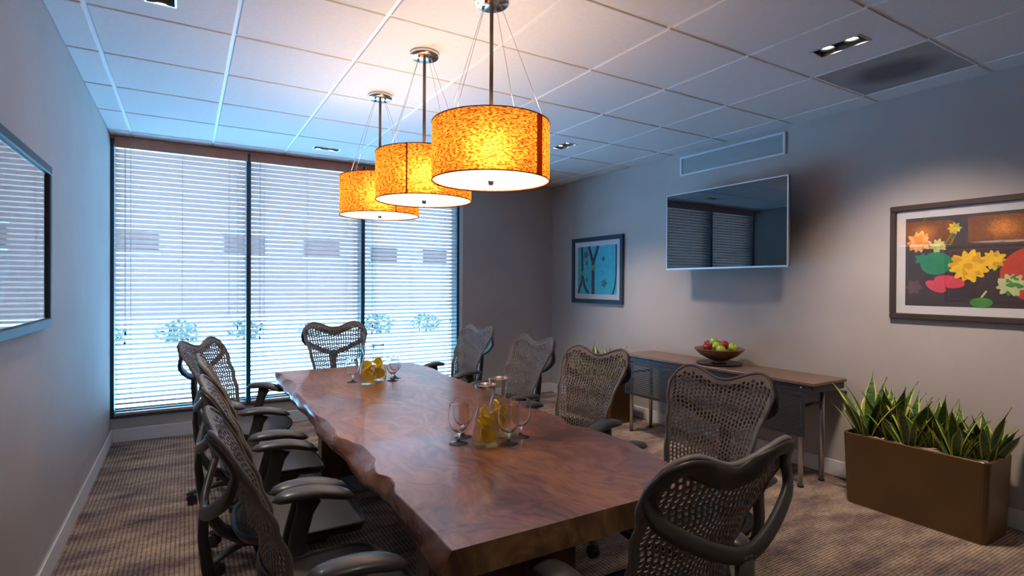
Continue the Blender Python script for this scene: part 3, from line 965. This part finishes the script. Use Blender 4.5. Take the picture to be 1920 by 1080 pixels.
# ------------------------------------------------------------------ pendants
PEND = [((1.159, 2.116), 'nearest and largest looking orange drum pendant over the table', math.radians(-68), 0.075),
        ((1.119, 2.806), 'middle orange drum pendant with a thin dark seam', math.radians(-131), 0.016),
        ((1.116, 3.588), 'farthest orange drum pendant next to the blinds', math.radians(-85), 0.013)]
PR, PZ0, PZ1 = 0.26, 1.842, 2.095
for i, ((px, py), lab, seam_a, seam_w) in enumerate(PEND):
    p = empty('pendant_lamp', (px, py, RH))
    tag(p, lab, 'pendant lamp', 'orange drum pendants over the table')
    z0, z1 = PZ0 - RH, PZ1 - RH
    can = MB().lathe([(0.0, -0.030), (0.070, -0.028), (0.079, -0.020), (0.080, 0.0)], seg=28).build('canopy', 'chrome', p)
    for k in range(4):
        a = k * PI / 2 + 0.5
        MB().lathe([(0.007, -0.029), (0.007, -0.036), (0.0, -0.038)], (0.045 * math.cos(a), 0.045 * math.sin(a), 0), 8).build('cable_stud', 'bronze_rod', can)
    MB().tube([(0, 0, -0.03), (0, 0, z1 - 0.032)], 0.0085, 10).build('rod', 'bronze_rod', p)
    for k in range(4):
        a = k * PI / 2 + 0.5
        MB().tube([(0.045 * math.cos(a), 0.045 * math.sin(a), -0.036), (PR * 0.985 * math.cos(a), PR * 0.985 * math.sin(a), z1)], 0.0011, 5).build('cable', 'brushed_steel', p)
    sh = MB()
    seg = 72
    lpb = [(PR * math.cos(2 * PI * k / seg), PR * math.sin(2 * PI * k / seg), z0) for k in range(seg)]
    lpt = [(x, y, z1) for x, y, _ in lpb]
    sh.loft([lpb, lpt], caps=False, sm=True)
    s = sh.build('shade', 'shade_fabric', p)
    # the sewn seam
    sm_ = MB()
    lp = []
    for q in (-1, 1):
        a = seam_a + q * seam_w
        lp.append(a)
    arr = [lp[0] + (lp[1] - lp[0]) * k / 4 for k in range(5)]
    sm_.loft([[((PR + .0015) * math.cos(a), (PR + .0015) * math.sin(a), z0 + .001) for a in arr], [((PR + .0015) * math.cos(a), (PR + .0015) * math.sin(a), z1 - .001) for a in arr]], closed=False, caps=False)
    sm_.build('seam', 'shade_seam', s)
    for zz in (z0, z1):
        MB().sweep([((PR) * math.cos(2 * PI * k / seg), (PR) * math.sin(2 * PI * k / seg), zz) for k in range(seg)], (0.002, 0.0025), wrap=True, seg=6).build('rim_ring', 'shade_seam', s)
    d = MB()
    loops = []
    for r, z in ((0.257, z0 + 0.004), (0.20, z0 + 0.003), (0.12, z0 + 0.002), (0.012, z0 + 0.002)):
        loops.append([(r * math.cos(2 * PI * k / seg), r * math.sin(2 * PI * k / seg), z) for k in range(seg)])
    d.loft(loops, caps=False, sm=True)
    df = d.build('diffuser', 'diffuser_white', p)
    MB().lathe([(0.0, -0.016), (0.011, -0.015), (0.013, -0.004), (0.016, 0.0), (0.016, 0.006), (0.0, 0.008)], (0, 0, z0), 16).build('finial', 'brushed_steel', df)
    sp = MB()
    for k in range(3):
        a = 2 * PI * k / 3 + 0.9
        sp.tube([(0, 0, z1 - 0.03), (PR * 0.99 * math.cos(a), PR * 0.99 * math.sin(a), z1 - 0.004)], 0.002, 6)
    sp.build('spider', 'brushed_steel', p)
    ld = bpy.data.lights.new('bulb', 'POINT')
    ld.energy = PEND_W; ld.color = (1.0, 0.78, 0.55); ld.shadow_soft_size = 0.06
    lo = bpy.data.objects.new('bulb', ld); COL.objects.link(lo); lo.parent = p
    lo.location = (0.0, 0.0, z0 + 0.135)

# ------------------------------------------------------------------ right wall things
# framed pictures
def picture(name, lab, wall, a0, a1, z0, z1, frame_mat, fw, matw, print_fn, depth=0.032, cat='picture'):
    """wall 'R' or 'L'; a = world y range; local s runs to the viewer's right"""
    cy = (a0 + a1) / 2; hw = (a1 - a0) / 2; hh = (z1 - z0) / 2; cz = (z0 + z1) / 2
    e = empty(name, (XR if wall == 'R' else XL, cy, cz), -PI / 2 if wall == 'R' else PI / 2)
    tag(e, lab, cat)
    # local frame: x = viewer's right, -y = towards the viewer, z up
    b = MB()
    for s in (-1, 1):
        b.bbox(-hw, hw, -depth, -0.002, s * hh - (fw if s > 0 else 0), s * hh + (fw if s < 0 else 0), 0.004)
        b.bbox(s * hw - (fw if s > 0 else 0), s * hw + (fw if s < 0 else 0), -depth + .0005, -0.002, -hh + fw, hh - fw, 0.004)
    b.build('frame', frame_mat, e)
    iw, ih = hw - fw, hh - fw
    MB().box(-iw, iw, -0.012, -0.004, -ih, ih).build('mat_board', 'mat_board', e)
    pm = MB(); mats = print_fn(pm, iw - matw, ih - matw)
    pm.build('print', mats, e)
    MB().box(-iw, iw, -0.0200, -0.0185, -ih, ih).build('glass', 'picture_glass', e)
    return e
def blob(b, cx, cz, r, mi, y, petals=0, depth=0.2, sx=1.0, sz=1.0, rot=0, n=40, lim=None):
    pts = []
    for k in range(n):
        a = 2 * PI * k / n
        rr = r * (1 - depth / 2 + depth / 2 * math.cos(petals * a)) if petals else r
        x, z = rr * math.cos(a) * sx, rr * math.sin(a) * sz
        x, z = x * math.cos(rot) - z * math.sin(rot), x * math.sin(rot) + z * math.cos(rot)
        x += cx; z += cz
        if lim:
            x = max(-lim[0], min(lim[0], x)); z = max(-lim[1], min(lim[1], z))
        pts.append((x, y, z))
    i = b.add(pts); b.face([i + k for k in range(n)], mi)
def strip(b, pts, w, mi, y):
    for (x0, z0), (x1, z1) in zip(pts, pts[1:]):
        d = Vector((x1 - x0, z1 - z0)); L = d.length; d /= L; nx, nz = -d.y * w / 2, d.x * w / 2
        i = b.add([(x0 - nx, y, z0 - nz), (x1 - nx, y, z1 - nz), (x1 + nx, y, z1 + nz), (x0 + nx, y, z0 + nz)])
        b.face((i, i + 1, i + 2, i + 3), mi)
for nme, c in dict(print_dark=(0.045, 0.030, 0.034), print_yellow=(0.80, 0.50, 0.02), print_yellow2=(0.62, 0.34, 0.01), print_green=(0.01, 0.22, 0.10), print_leaf=(0.06, 0.25, 0.05), print_pink=(0.62, 0.05, 0.09), print_red=(0.50, 0.05, 0.03), print_cream=(0.50, 0.55, 0.28), print_lime=(0.42, 0.45, 0.04), print_orange=(0.70, 0.24, 0.06), print_peach=(0.75, 0.42, 0.20), print_brown=(0.12, 0.07, 0.06), print_teal=(0.02, 0.42, 0.48), print_cyan=(0.03, 0.50, 0.66), print_navy=(0.010, 0.030, 0.065), print_olive=(0.30, 0.36, 0.05), print_deepteal=(0.01, 0.16, 0.17)).items():
    mat(nme, c, 0.6, noise=(25, 0.12))
def flower(b, cx, cz, r, mats, y, n=11, seed=1):
    rr = random.Random(seed)
    for q, (fr, cnt) in enumerate(((0.72, n), (0.50, n - 2), (0.28, n - 4), (0.0, 1))):
        for k in range(cnt):
            a = 2 * PI * (k + 0.5 * q) / cnt + rr.uniform(-.2, .2)
            pr = r * rr.uniform(0.24, 0.36)
            blob(b, cx + fr * r * math.cos(a), cz + fr * r * math.sin(a), pr, mats[rr.randrange(len(mats))], y - 0.00004 * q - 0.000003 * k, 3, 0.25, sx=1.25, sz=0.85, rot=a, n=14)
AY0, AY1 = 0.72, 1.818
def flowers(b, w, h):
    names = ['print_dark', 'print_yellow', 'print_yellow2', 'print_green', 'print_leaf', 'print_pink', 'print_red', 'print_cream', 'print_lime', 'print_orange', 'print_peach', 'print_brown']
    ix = {n[6:]: k for k, n in enumerate(names)}
    lim = (w, h)
    i = b.add([(-w, -0.0125, -h), (w, -0.0125, -h), (w, -0.0125, h), (-w, -0.0125, h)]); b.face((i, i + 1, i + 2, i + 3), 0)
    L = [0.0]
    def yy():
        L[0] += 1; return -0.0127 - 0.00015 * L[0]
    # s = distance from the print's left edge, t = height from the print's bottom
    def X(s): return -w + s
    def Zt(t): return -h + t
    blob(b, X(0.66), Zt(0.20), 0.16, ix['red'], yy(), lim=lim, sx=1.1)
    blob(b, X(0.05), Zt(0.12), 0.05, ix['brown'], yy(), 6, 0.3, lim=lim)
    strip(b, [(X(.20), Zt(.36)), (X(.26), Zt(.47))], 0.006, ix['leaf'], yy())
    strip(b, [(X(.24), Zt(.38)), (X(.28), Zt(.46))], 0.004, ix['leaf'], yy())
    flower(b, X(0.075), Zt(0.41), 0.066, (ix['orange'], ix['peach']), yy(), 10, 3)
    flower(b, X(0.18), Zt(0.38), 0.042, (ix['cream'], ix['cream'], ix['lime']), yy(), 9, 4)
    flower(b, X(0.265), Zt(0.485), 0.034, (ix['lime'], ix['yellow']), yy(), 8, 5)
    blob(b, X(0.17), Zt(0.27), 0.085, ix['green'], yy(), sz=0.85)
    blob(b, X(0.09), Zt(0.30), 0.040, ix['green'], yy(), 5, 0.4)
    blob(b, X(0.24), Zt(0.155), 0.070, ix['pink'], yy(), sx=1.15, sz=0.55, rot=-0.2)
    blob(b, X(0.17), Zt(0.125), 0.055, ix['pink'], yy(), sx=1.1, sz=0.55, rot=-0.5)
    flower(b, X(0.335), Zt(0.25), 0.092, (ix['yellow'], ix['yellow'], ix['yellow2']), yy(), 14, 6)
    blob(b, X(0.46), Zt(0.245), 0.030, ix['leaf'], yy(), 4, 0.4)
    flower(b, X(0.455), Zt(0.285), 0.056, (ix['yellow'], ix['yellow'], ix['yellow2']), yy(), 10, 7)
    flower(b, X(0.535), Zt(0.135), 0.064, (ix['cream'], ix['cream'], ix['leaf']), yy(), 13, 8)
    blob(b, X(0.40), Zt(0.03), 0.050, ix['leaf'], yy(), sx=1.1, sz=0.6, lim=lim)
    strip(b, [(X(.40), Zt(.06)), (X(.425), Zt(.10))], 0.010, ix['cream'], yy())
    blob(b, X(0.80), Zt(0.35), 0.09, ix['orange'], yy(), 9, 0.25, lim=lim)
    return names
picture('framed_picture', 'dark framed flower photograph on the right wall above the planter', 'R', AY0, AY1, 1.175, 1.918, 'frame_dark', 0.036, 0.052, flowers)
def ironwork(b, w, h):
    names = ['print_cyan', 'print_teal', 'print_navy', 'print_olive', 'print_deepteal']
    i = b.add([(-w, -0.0125, -h), (w, -0.0125, -h), (w, -0.0125, h), (-w, -0.0125, h)]); b.face((i, i + 1, i + 2, i + 3), 0)
    y = -0.0128
    i = b.add([(-w, y, -h), (-w * .25, y, -h), (-w * .05, y, h), (-w, y, h)]); b.face((i, i + 1, i + 2, i + 3), 1)
    y = -0.0131
    strip(b, [(-0.06, -h), (-0.06, h * .38)], 0.055, 2, y)
    strip(b, [(-0.06, h * .30), (-0.10, h * .62), (-0.14, h)], 0.042, 2, y - .0001)
    strip(b, [(-0.06, h * .30), (-0.015, h * .62), (0.03, h)], 0.042, 2, y - .0002)
    strip(b, [(-w * .78, h), (-w * .74, 0.02), (-w * .78, -h * .5), (-w * .98, -h * .95)], 0.035, 2, y)
    strip(b, [(-w * .74, -h * .25), (-w * .60, -h * .75), (-w * .40, -h * .97)], 0.040, 2, y - .0001)
    strip(b, [(w * .96, h), (w * .96, -h * .2), (w * .92, -h * .6), (w * .80, -h)], 0.022, 2, y)
    for x, z, r, m in ((-.06, h * .10, .040, 3), (-.06, h * .10, .024, 1), (-w * .55, h * .65, .05, 4), (-w * .52, h * .3, .035, 4), (-w * .74, -h * .12, .03, 3), (w * .35, h * .45, .032, 4), (w * .35, h * .43, .016, 3), (w * .38, -h * .55, .05, 4), (w * .30, -.02, .02, 1), (-w * .5, -h * .4, .03, 4)):
        blob(b, x, z, r, m, y - 0.0004 - 0.0001 * r, 5, 0.35)
    return names
picture('framed_picture', 'small turquoise picture with dark Y shape in the far corner', 'R', 4.42, 5.322, 1.175, 1.942, 'frame_blue', 0.046, 0.058, ironwork)
def greyprint(b, w, h):
    names = ['print_dark', 'print_brown', 'print_deepteal']
    i = b.add([(-w, -0.0125, -h), (w, -0.0125, -h), (w, -0.0125, h), (-w, -0.0125, h)]); b.face((i, i + 1, i + 2, i + 3), 0)
    blob(b, 0.1, 0.05, 0.2, 1, -0.0129, 7, 0.3); blob(b, -0.2, -0.1, 0.15, 2, -0.0131, 5, 0.3)
    return names
picture('framed_picture', 'framed picture on the left wall, its glass reflecting the blinds', 'L', 2.12, 3.225, 1.183, 1.915, 'frame_blue', 0.040, 0.010, greyprint)

# television
tv = empty('television', (3.85, 3.005, 1.875), -PI / 2)
tag(tv, 'flat television on the right wall reflecting the window blinds', 'television')
TW, TH = 0.596, 0.342
MB().bbox(-TW, TW, 0.0, 0.030, -TH, TH, 0.006).build('cabinet', 'tv_back', tv)
MB().bbox(-TW + .007, TW - .007, -0.004, 0.0, -TH + .010, TH - .007, 0.001).build('screen', 'tv_screen', tv)
b = MB()
b.box(-TW, TW, -0.006, 0.012, -TH - .004, -TH + .010); b.box(-TW, TW, -0.006, 0.012, TH - .007, TH + .002)
b.box(-TW - .002, -TW + .007, -0.006, 0.012, -TH + .010, TH - .007); b.box(TW - .007, TW + .002, -0.006, 0.012, -TH + .010, TH - .007)
b.build('bezel', 'tv_bezel', tv)
MB().bbox(-0.22, 0.22, 0.03, 0.075, -0.2, 0.2, 0.01).build('rear_bulge', 'tv_back', tv)
MB().box(-0.10, 0.10, 0.075, 0.228, -0.12, 0.12).build('wall_mount', 'tv_back', tv)

# wall vent
vt = empty('wall_vent', (XR, 3.11, 2.522), -PI / 2)
tag(vt, 'long white air vent high on the wall above the television', 'air vent')
VW, VH = 0.535, 0.092
b = MB()
for s in (-1, 1):
    b.bbox(-VW, VW, -0.016, 0.0, s * VH - (0.018 if s > 0 else 0), s * VH + (0.018 if s < 0 else 0), 0.003)
    b.bbox(s * VW - (0.022 if s > 0 else 0), s * VW + (0.022 if s < 0 else 0), -0.016, 0.0, -VH + .018, VH - .018, 0.003)
b.build('frame', 'vent_white', vt)
MB().box(-VW + .02, VW - .02, -0.003, -0.001, -VH + .016, VH - .016).build('backing', 'vent_dark', vt)
lv = MB()
i = lv.loft([[(x, -0.013, -0.003), (x, -0.012, -0.0005), (x, -0.003, 0.004), (x, -0.004, 0.0015)] for x in (-VW + .022, VW - .022)]).mesh('louvre', 'vent_white')
for k in range(13):
    link('louvre', i, vt, (0, 0, -VH + .024 + k * 0.0118))

# side table (long narrow training table)
ct = empty('side_table', (3.81, 3.0, 0), -PI / 2)
tag(ct, 'long narrow dark side table with perforated front panel and steel legs', 'table')
# local x = viewer's right (world -y), local y = towards the wall
CW = 0.93
MB().bbox(-CW, CW, -0.205, 0.215, 0.708, 0.732, 0.004).build('tabletop', 'console_top', ct)
MB().bbox(-CW + .01, CW - .01, -0.195, 0.20, 0.662, 0.7078, 0.004).build('apron', 'console_dark', ct)
for sx in (-1, 1):
    lx = sx * 0.83
    MB().tube([(lx, -0.175, 0.0), (lx, -0.175, 0.664)], 0.0165, 14).build('leg', 'brushed_steel', ct)
    MB().tube([(lx, 0.080, 0.0), (lx, 0.080, 0.664)], 0.0165, 14).build('leg', 'brushed_steel', ct)
    MB().tube([(lx, -0.16, 0.56), (lx, 0.065, 0.56)], 0.011, 8).build('cross_bar', 'console_dark', ct)
    MB().lathe([(0.020, 0.0), (0.020, 0.012), (0.017, 0.016)], (lx, -0.175, 0), 14).build('glide', 'rubber', ct)
    MB().lathe([(0.020, 0.0), (0.020, 0.012), (0.017, 0.016)], (lx, 0.080, 0), 14).build('glide', 'rubber', ct)
# perforated modesty panel
def perf(w0, w1, z0, z1, y, th, pitch=0.017, hole=0.0042, rimw=0.022):
    b = MB()
    b.box(w0, w0 + rimw, y - th, y, z0, z1); b.box(w1 - rimw, w1, y - th, y, z0, z1)
    b.box(w0 + rimw, w1 - rimw, y - th, y, z0, z0 + rimw); b.box(w0 + rimw, w1 - rimw, y - th, y, z1 - rimw, z1)
    a0, a1, c0, c1 = w0 + rimw, w1 - rimw, z0 + rimw, z1 - rimw
    nx, nz = int((a1 - a0) / pitch), int((c1 - c0) / pitch)
    dx, dz = (a1 - a0) / nx, (c1 - c0) / nz
    yy = y - th / 2
    for i in range(nx):
        for j in range(nz):
            x0, zz0 = a0 + i * dx, c0 + j * dz
            q = b.add([(x0, yy, zz0), (x0 + dx, yy, zz0), (x0 + dx, yy, zz0 + dz), (x0, yy, zz0 + dz)])
            cx, cz = x0 + dx / 2, zz0 + dz / 2
            p = b.add([(cx - hole, yy, cz - hole), (cx + hole, yy, cz - hole), (cx + hole, yy, cz + hole), (cx - hole, yy, cz + hole)])
            for k in range(4):
                b.face((q + k, q + (k + 1) % 4, p + (k + 1) % 4, p + k))
    return b
perf(-CW + .035, CW - .06, 0.352, 0.660, -0.196, 0.006).build('modesty_panel', 'console_dark', ct)
for lx in (-0.86, -0.6, 0.0, 0.6, 0.84):
    MB().lathe([(0.009, 0), (0.008, 0.003), (0.0, 0.004)], seg=10).build('screw_cap', 'chrome', ct, (lx, -0.1955, 0.69), (PI / 2, 0, 0))

# fruit bowl on a tray
bw = (3.82, 2.99, 0.732)
tag(MB().lathe([(0.0, 0.002), (0.165, 0.002), (0.180, 0.007), (0.184, 0.014), (0.178, 0.014), (0.165, 0.010), (0.0, 0.009)], seg=36).build('serving_tray', 'tray_dark', None, bw), 'round dark tray under the wooden fruit bowl', 'tray')
BZ = 0.742
bowl = MB().lathe([(0.0, 0.0), (0.060, 0.0), (0.062, 0.008), (0.045, 0.016), (0.090, 0.034), (0.150, 0.066), (0.196, 0.112), (0.200, 0.122), (0.192, 0.122), (0.145, 0.076), (0.085, 0.044), (0.0, 0.036)], seg=40).build('fruit_bowl', 'bowl_wood', None, (bw[0], bw[1], BZ))
tag(bowl, 'footed wooden bowl of apples on the side table', 'bowl')
apm = {}
for c in ('green', 'red'):
    prof = [(0.0, -0.026), (0.010, -0.031), (0.024, -0.030), (0.036, -0.014), (0.039, 0.004), (0.034, 0.022), (0.020, 0.032), (0.008, 0.029), (0.0, 0.022)]
    apm[c] = MB().lathe(prof, seg=20).mesh('apple', 'apple_' + c)
stm = MB().tube([(0, 0, 0.022), (0.002, 0, 0.034), (0.005, 0, 0.044)], 0.0016, 6).mesh('stem', 'stem_brown')
AP = [('green', -.050, -.02, .142, 'bright green apple at the front of the bowl'), ('green', -.005, .045, .165, 'topmost green apple in the bowl'), ('green', .035, -.105, .135, 'green apple at the right side of the bowl'),
      ('red', .01, .115, .140, 'dark red apple at the left side of the bowl'), ('red', .055, .05, .135, 'red apple at the back of the bowl near the wall'), ('red', .005, -.045, .150, 'red apple between the two green apples in the bowl'),
      ('red', -.070, .065, .125, 'red apple at the front left of the bowl'), ('green', -.085, -.085, .120, 'green apple low at the front right of the bowl')]
for k, (c, ax, ay, az, lab) in enumerate(AP):
    a = link('apple', apm[c], None, (bw[0] + ax, bw[1] + ay, BZ + az), (0.5 * math.sin(k * 2.1), 0.5 * math.cos(k * 1.7), k))
    tag(a, lab, 'apple', 'apples in the wooden bowl')
    link('stem', stm, a)

# ------------------------------------------------------------------ planters with snake plants
def planter(x0, x1, y0, y1, h, lab):
    cx, cy = (x0 + x1) / 2, (y0 + y1) / 2
    hx, hy = (x1 - x0) / 2, (y1 - y0) / 2
    e = empty('planter', (cx, cy, 0))
    tag(e, lab, 'planter', 'bronze rectangular planters')
    def ring(a, c, z, r=0.035):
        pts = []
        for sx, sy, a0 in ((1, 1, 0), (-1, 1, PI / 2), (-1, -1, PI), (1, -1, 1.5 * PI)):
            for k in range(5):
                t = a0 + PI / 2 * k / 4
                pts.append((sx * (a - r) + r * math.cos(t), sy * (c - r) + r * math.sin(t), z))
        return pts
    b = MB()
    b.loft([ring(hx * .90, hy * .955, 0), ring(hx * .92, hy * .965, 0.05), ring(hx, hy, h - .004), ring(hx - .003, hy - .003, h), ring(hx - .012, hy - .012, h), ring(hx - .016, hy - .016, h - 0.06)], sm=False)
    b.build('body', 'planter_bronze', e)
    s = MB()
    n = 14
    rr = random.Random(5)
    vs_ = []
    nx, ny = 10, 22
    for i in range(nx + 1):
        for j in range(ny + 1):
            x = (-1 + 2 * i / nx) * (hx - .022); y = (-1 + 2 * j / ny) * (hy - .022)
            vs_.append((x, y, h - 0.028 + rr.uniform(-.008, .014)))
    i0 = s.add(vs_)
    for i in range(nx):
        for j in range(ny):
            a = i0 + i * (ny + 1) + j
            s.face((a, a + ny + 1, a + ny + 2, a + 1), 0, True)
    s.build('moss_topping', 'moss', e)
    return e
def leaf_mesh(seed):
    rr = random.Random(seed)
    b = MB()
    L, n = 1.0, 9
    bend = rr.uniform(0.05, 0.28); tw = rr.uniform(-0.9, 0.9); W = rr.uniform(0.062, 0.098)
    cols = (-1.0, -0.74, 0.0, 0.74, 1.0)
    rows = []
    for k in range(n + 1):
        t = k / n
        w = W * (0.55 + 0.75 * math.sin(PI * min(1, t * 0.92 + 0.10)) ** 0.9) * (1 - smoothstep(0.62, 1.0, t) * 0.985)
        a = tw * t
        r = []
        for c in cols:
            x, y = w * c, -0.35 * w * (1 - c * c)
            x, y = x * math.cos(a) - y * math.sin(a), x * math.sin(a) + y * math.cos(a)
            r.append((x, y + bend * t * t, t * L - 0.35 * bend * t * t))
        rows.append(r)
    i0 = b.add([p for r in rows for p in r])
    for k in range(n):
        for c in range(4):
            a = i0 + k * 5 + c
            b.face((a, a + 1, a + 6, a + 5), 1 if c in (0, 3) else 0, True)
    # real thickness: a back skin a little behind
    i1 = b.add([(x, y + 0.012 * (1 - abs(c) * .9), z) for r in rows for (x, y, z), c in zip(r, cols)])
    for k in range(n):
        for c in range(4):
            a = i1 + k * 5 + c
            b.face((a + 1, a, a + 5, a + 6), 1 if c in (0, 3) else 0, True)
    return b.mesh('leaf', ['leaf_green', 'leaf_edge'])
LEAVES = [leaf_mesh(40 + k) for k in range(8)]
def snake_plant(x, y, z, nl, size, lab, seed, spread=0.55):
    rr = random.Random(seed)
    e = empty('snake_plant', (x, y, z))
    tag(e, lab, 'plant', 'snake plants in the planters')
    for k in range(nl):
        a = 2 * PI * k / nl * 1.618 * 2 + rr.uniform(-.4, .4)
        inner = k / nl
        lean = (0.10 + spread * (1 - inner) * rr.uniform(0.5, 1.1))
        sc = size * (0.62 + 0.45 * inner) * rr.uniform(0.85, 1.12)
        r0 = 0.045 * (1 - inner) + 0.008
        o = link('leaf', LEAVES[rr.randrange(8)], e, (r0 * math.cos(a), r0 * math.sin(a), -0.02))
        # lean outward along direction a, leaf face towards the centre
        o.rotation_mode = 'QUATERNION'
        from mathutils import Quaternion
        q = Quaternion((0, 0, 1), a - PI / 2) @ Quaternion((1, 0, 0), -lean) @ Quaternion((0, 0, 1), rr.uniform(-.5, .5))
        o.rotation_quaternion = q
        o.scale = (sc, sc, sc)
    return e
planter(3.640, 3.985, 1.150, 1.902, 0.45, 'bronze rectangular planter at the right edge of the photo')
ords = ['leftmost snake plant in the near planter beside the side table', 'second snake plant from the left in the near planter', 'third snake plant from the left in the near planter', 'fourth snake plant from the left in the near planter', 'fifth snake plant from the left in the near planter', 'rightmost snake plant in the near planter']
for k in range(6):
    yy = 1.815 - k * 0.118
    snake_plant(3.790 + 0.065 * (k % 2), yy, 0.425, 17, 0.41 - 0.020 * k, ords[k], 100 + k, 0.62)
planter(3.56, 3.905, 4.06, 4.81, 0.45, 'bronze rectangular planter in the far corner behind the side table')
ords = ['rightmost snake plant in the far corner planter', 'second snake plant from the right in the far planter', 'third snake plant from the right in the far planter', 'leftmost snake plant in the far corner planter']
for k in range(4):
    snake_plant(3.72 + 0.03 * (k % 2), 4.16 + k * 0.18, 0.425, 9, 0.42 - 0.03 * (k % 2), ords[k], 140 + k, 0.40)

# ------------------------------------------------------------------ carafes, goblets, lemon
CAR = [(0.0, 0.004), (0.046, 0.004), (0.051, 0.010), (0.0525, 0.040), (0.050, 0.080), (0.041, 0.125), (0.030, 0.160), (0.0275, 0.178), (0.031, 0.200), (0.041, 0.243)]
def carafe_mesh():
    outer = [(0.0, 0.0)] + [(r + (0.0 if r == 0 else 0.002), z - 0.003) for r, z in CAR[1:]]
    inner = [(r - 0.0005, z) for r, z in reversed(CAR[1:])] + [(0.0, 0.004)]
    return MB().lathe(outer + inner, seg=32).mesh('carafe', 'drink_glass')
cme = carafe_mesh()
wme = MB().lathe([(0.0, 0.006), (0.045, 0.006), (0.0500, 0.012), (0.0512, 0.040), (0.0487, 0.080), (0.0397, 0.125), (0.0320, 0.150), (0.0, 0.150)], seg=32).mesh('water', 'water')
sl = MB().lathe([(0.0, -0.003), (0.026, -0.003), (0.028, -0.003), (0.028, 0.003), (0.026, 0.003), (0.0, 0.003)], seg=22)
for k in range(len(sl.f)):
    zc = [sl.v[i] for i in sl.f[k]]
    if min(math.hypot(p[0], p[1]) for p in zc) > 0.0255:
        sl.mi[k] = 1
slm = sl.mesh('lemon_slice', ['lemon_flesh', 'lemon_rind'])
CARS = [(1.012, 1.881, 'glass carafe with lemon nearest the camera on the table'), (1.130, 1.985, 'second near glass carafe with lemon, just behind the first'),
        (0.991, 3.416, 'front glass carafe with lemon at the far table end'), (1.090, 3.525, 'back glass carafe with lemon at the far table end')]
SLP = [(0.012, -0.006, 0.042, 1.25, 0.3), (-0.014, 0.008, 0.066, 1.05, 1.3), (0.006, -0.004, 0.096, 0.8, 2.2), (-0.004, 0.004, 0.124, 1.1, 0.6)]
for k, (x, y, lab) in enumerate(CARS):
    c = link('carafe', cme, None, (x, y, TZ))
    tag(c, lab, 'carafe', 'lemon water carafes')
    link('water', wme, c)
    where = ['nearest', 'second near', 'front far', 'back far'][k]
    for j, (sx, sy, sz, tl, rz) in enumerate(SLP):
        s = link('lemon_slice', slm, None, (x + sx * .6, y + sy * .6, TZ + sz + 0.004), (tl, 0, rz + k * 0.9))
        q = (1.30, 1.35, 1.15, 0.95)[j]; s.scale = (q, q, 1.3)
        tag(s, ['lowest', 'second lowest', 'second highest', 'highest'][j] + ' lemon slice inside the ' + where + ' carafe', 'lemon slice', 'lemon slices in the carafes')
gp = [(0.0, 0.0), (0.035, 0.0), (0.0365, 0.0004), (0.037, 0.0014), (0.0365, 0.0024), (0.034, 0.003), (0.020, 0.0048), (0.011, 0.008), (0.0062, 0.014), (0.0055, 0.024), (0.006, 0.034), (0.0085, 0.041), (0.016, 0.048), (0.027, 0.058), (0.0345, 0.070), (0.0395, 0.084), (0.0420, 0.098), (0.0425, 0.110), (0.0418, 0.125), (0.0403, 0.140), (0.0385, 0.154), (0.0382, 0.1568),
      (0.0376, 0.158), (0.0370, 0.1568), (0.0371, 0.154), (0.0389, 0.140), (0.0404, 0.125), (0.0411, 0.110), (0.0406, 0.098), (0.0381, 0.085), (0.0330, 0.0715), (0.0255, 0.0605), (0.0145, 0.0515), (0.006, 0.0480), (0.0, 0.0470)]
gme = MB().lathe(gp, seg=30).mesh('goblet', 'goblet_glass')
GOB = [(0.934, 1.962, 'stemmed glass goblet left of the near carafe, in front'), (0.988, 2.035, 'stemmed glass goblet left of the near carafe, behind'), (1.105, 1.858, 'stemmed glass goblet right of the near carafe, in front'), (1.198, 1.918, 'stemmed glass goblet right of the near carafe, behind'),
       (0.925, 3.53, 'stemmed glass goblet left of the far carafes'), (1.165, 3.455, 'stemmed glass goblet right of the far carafes, in front'), (1.21, 3.54, 'stemmed glass goblet right of the far carafes, behind')]
for x, y, lab in GOB:
    tag(link('goblet', gme, None, (x, y, TZ)), lab, 'goblet', 'water goblets on the table')
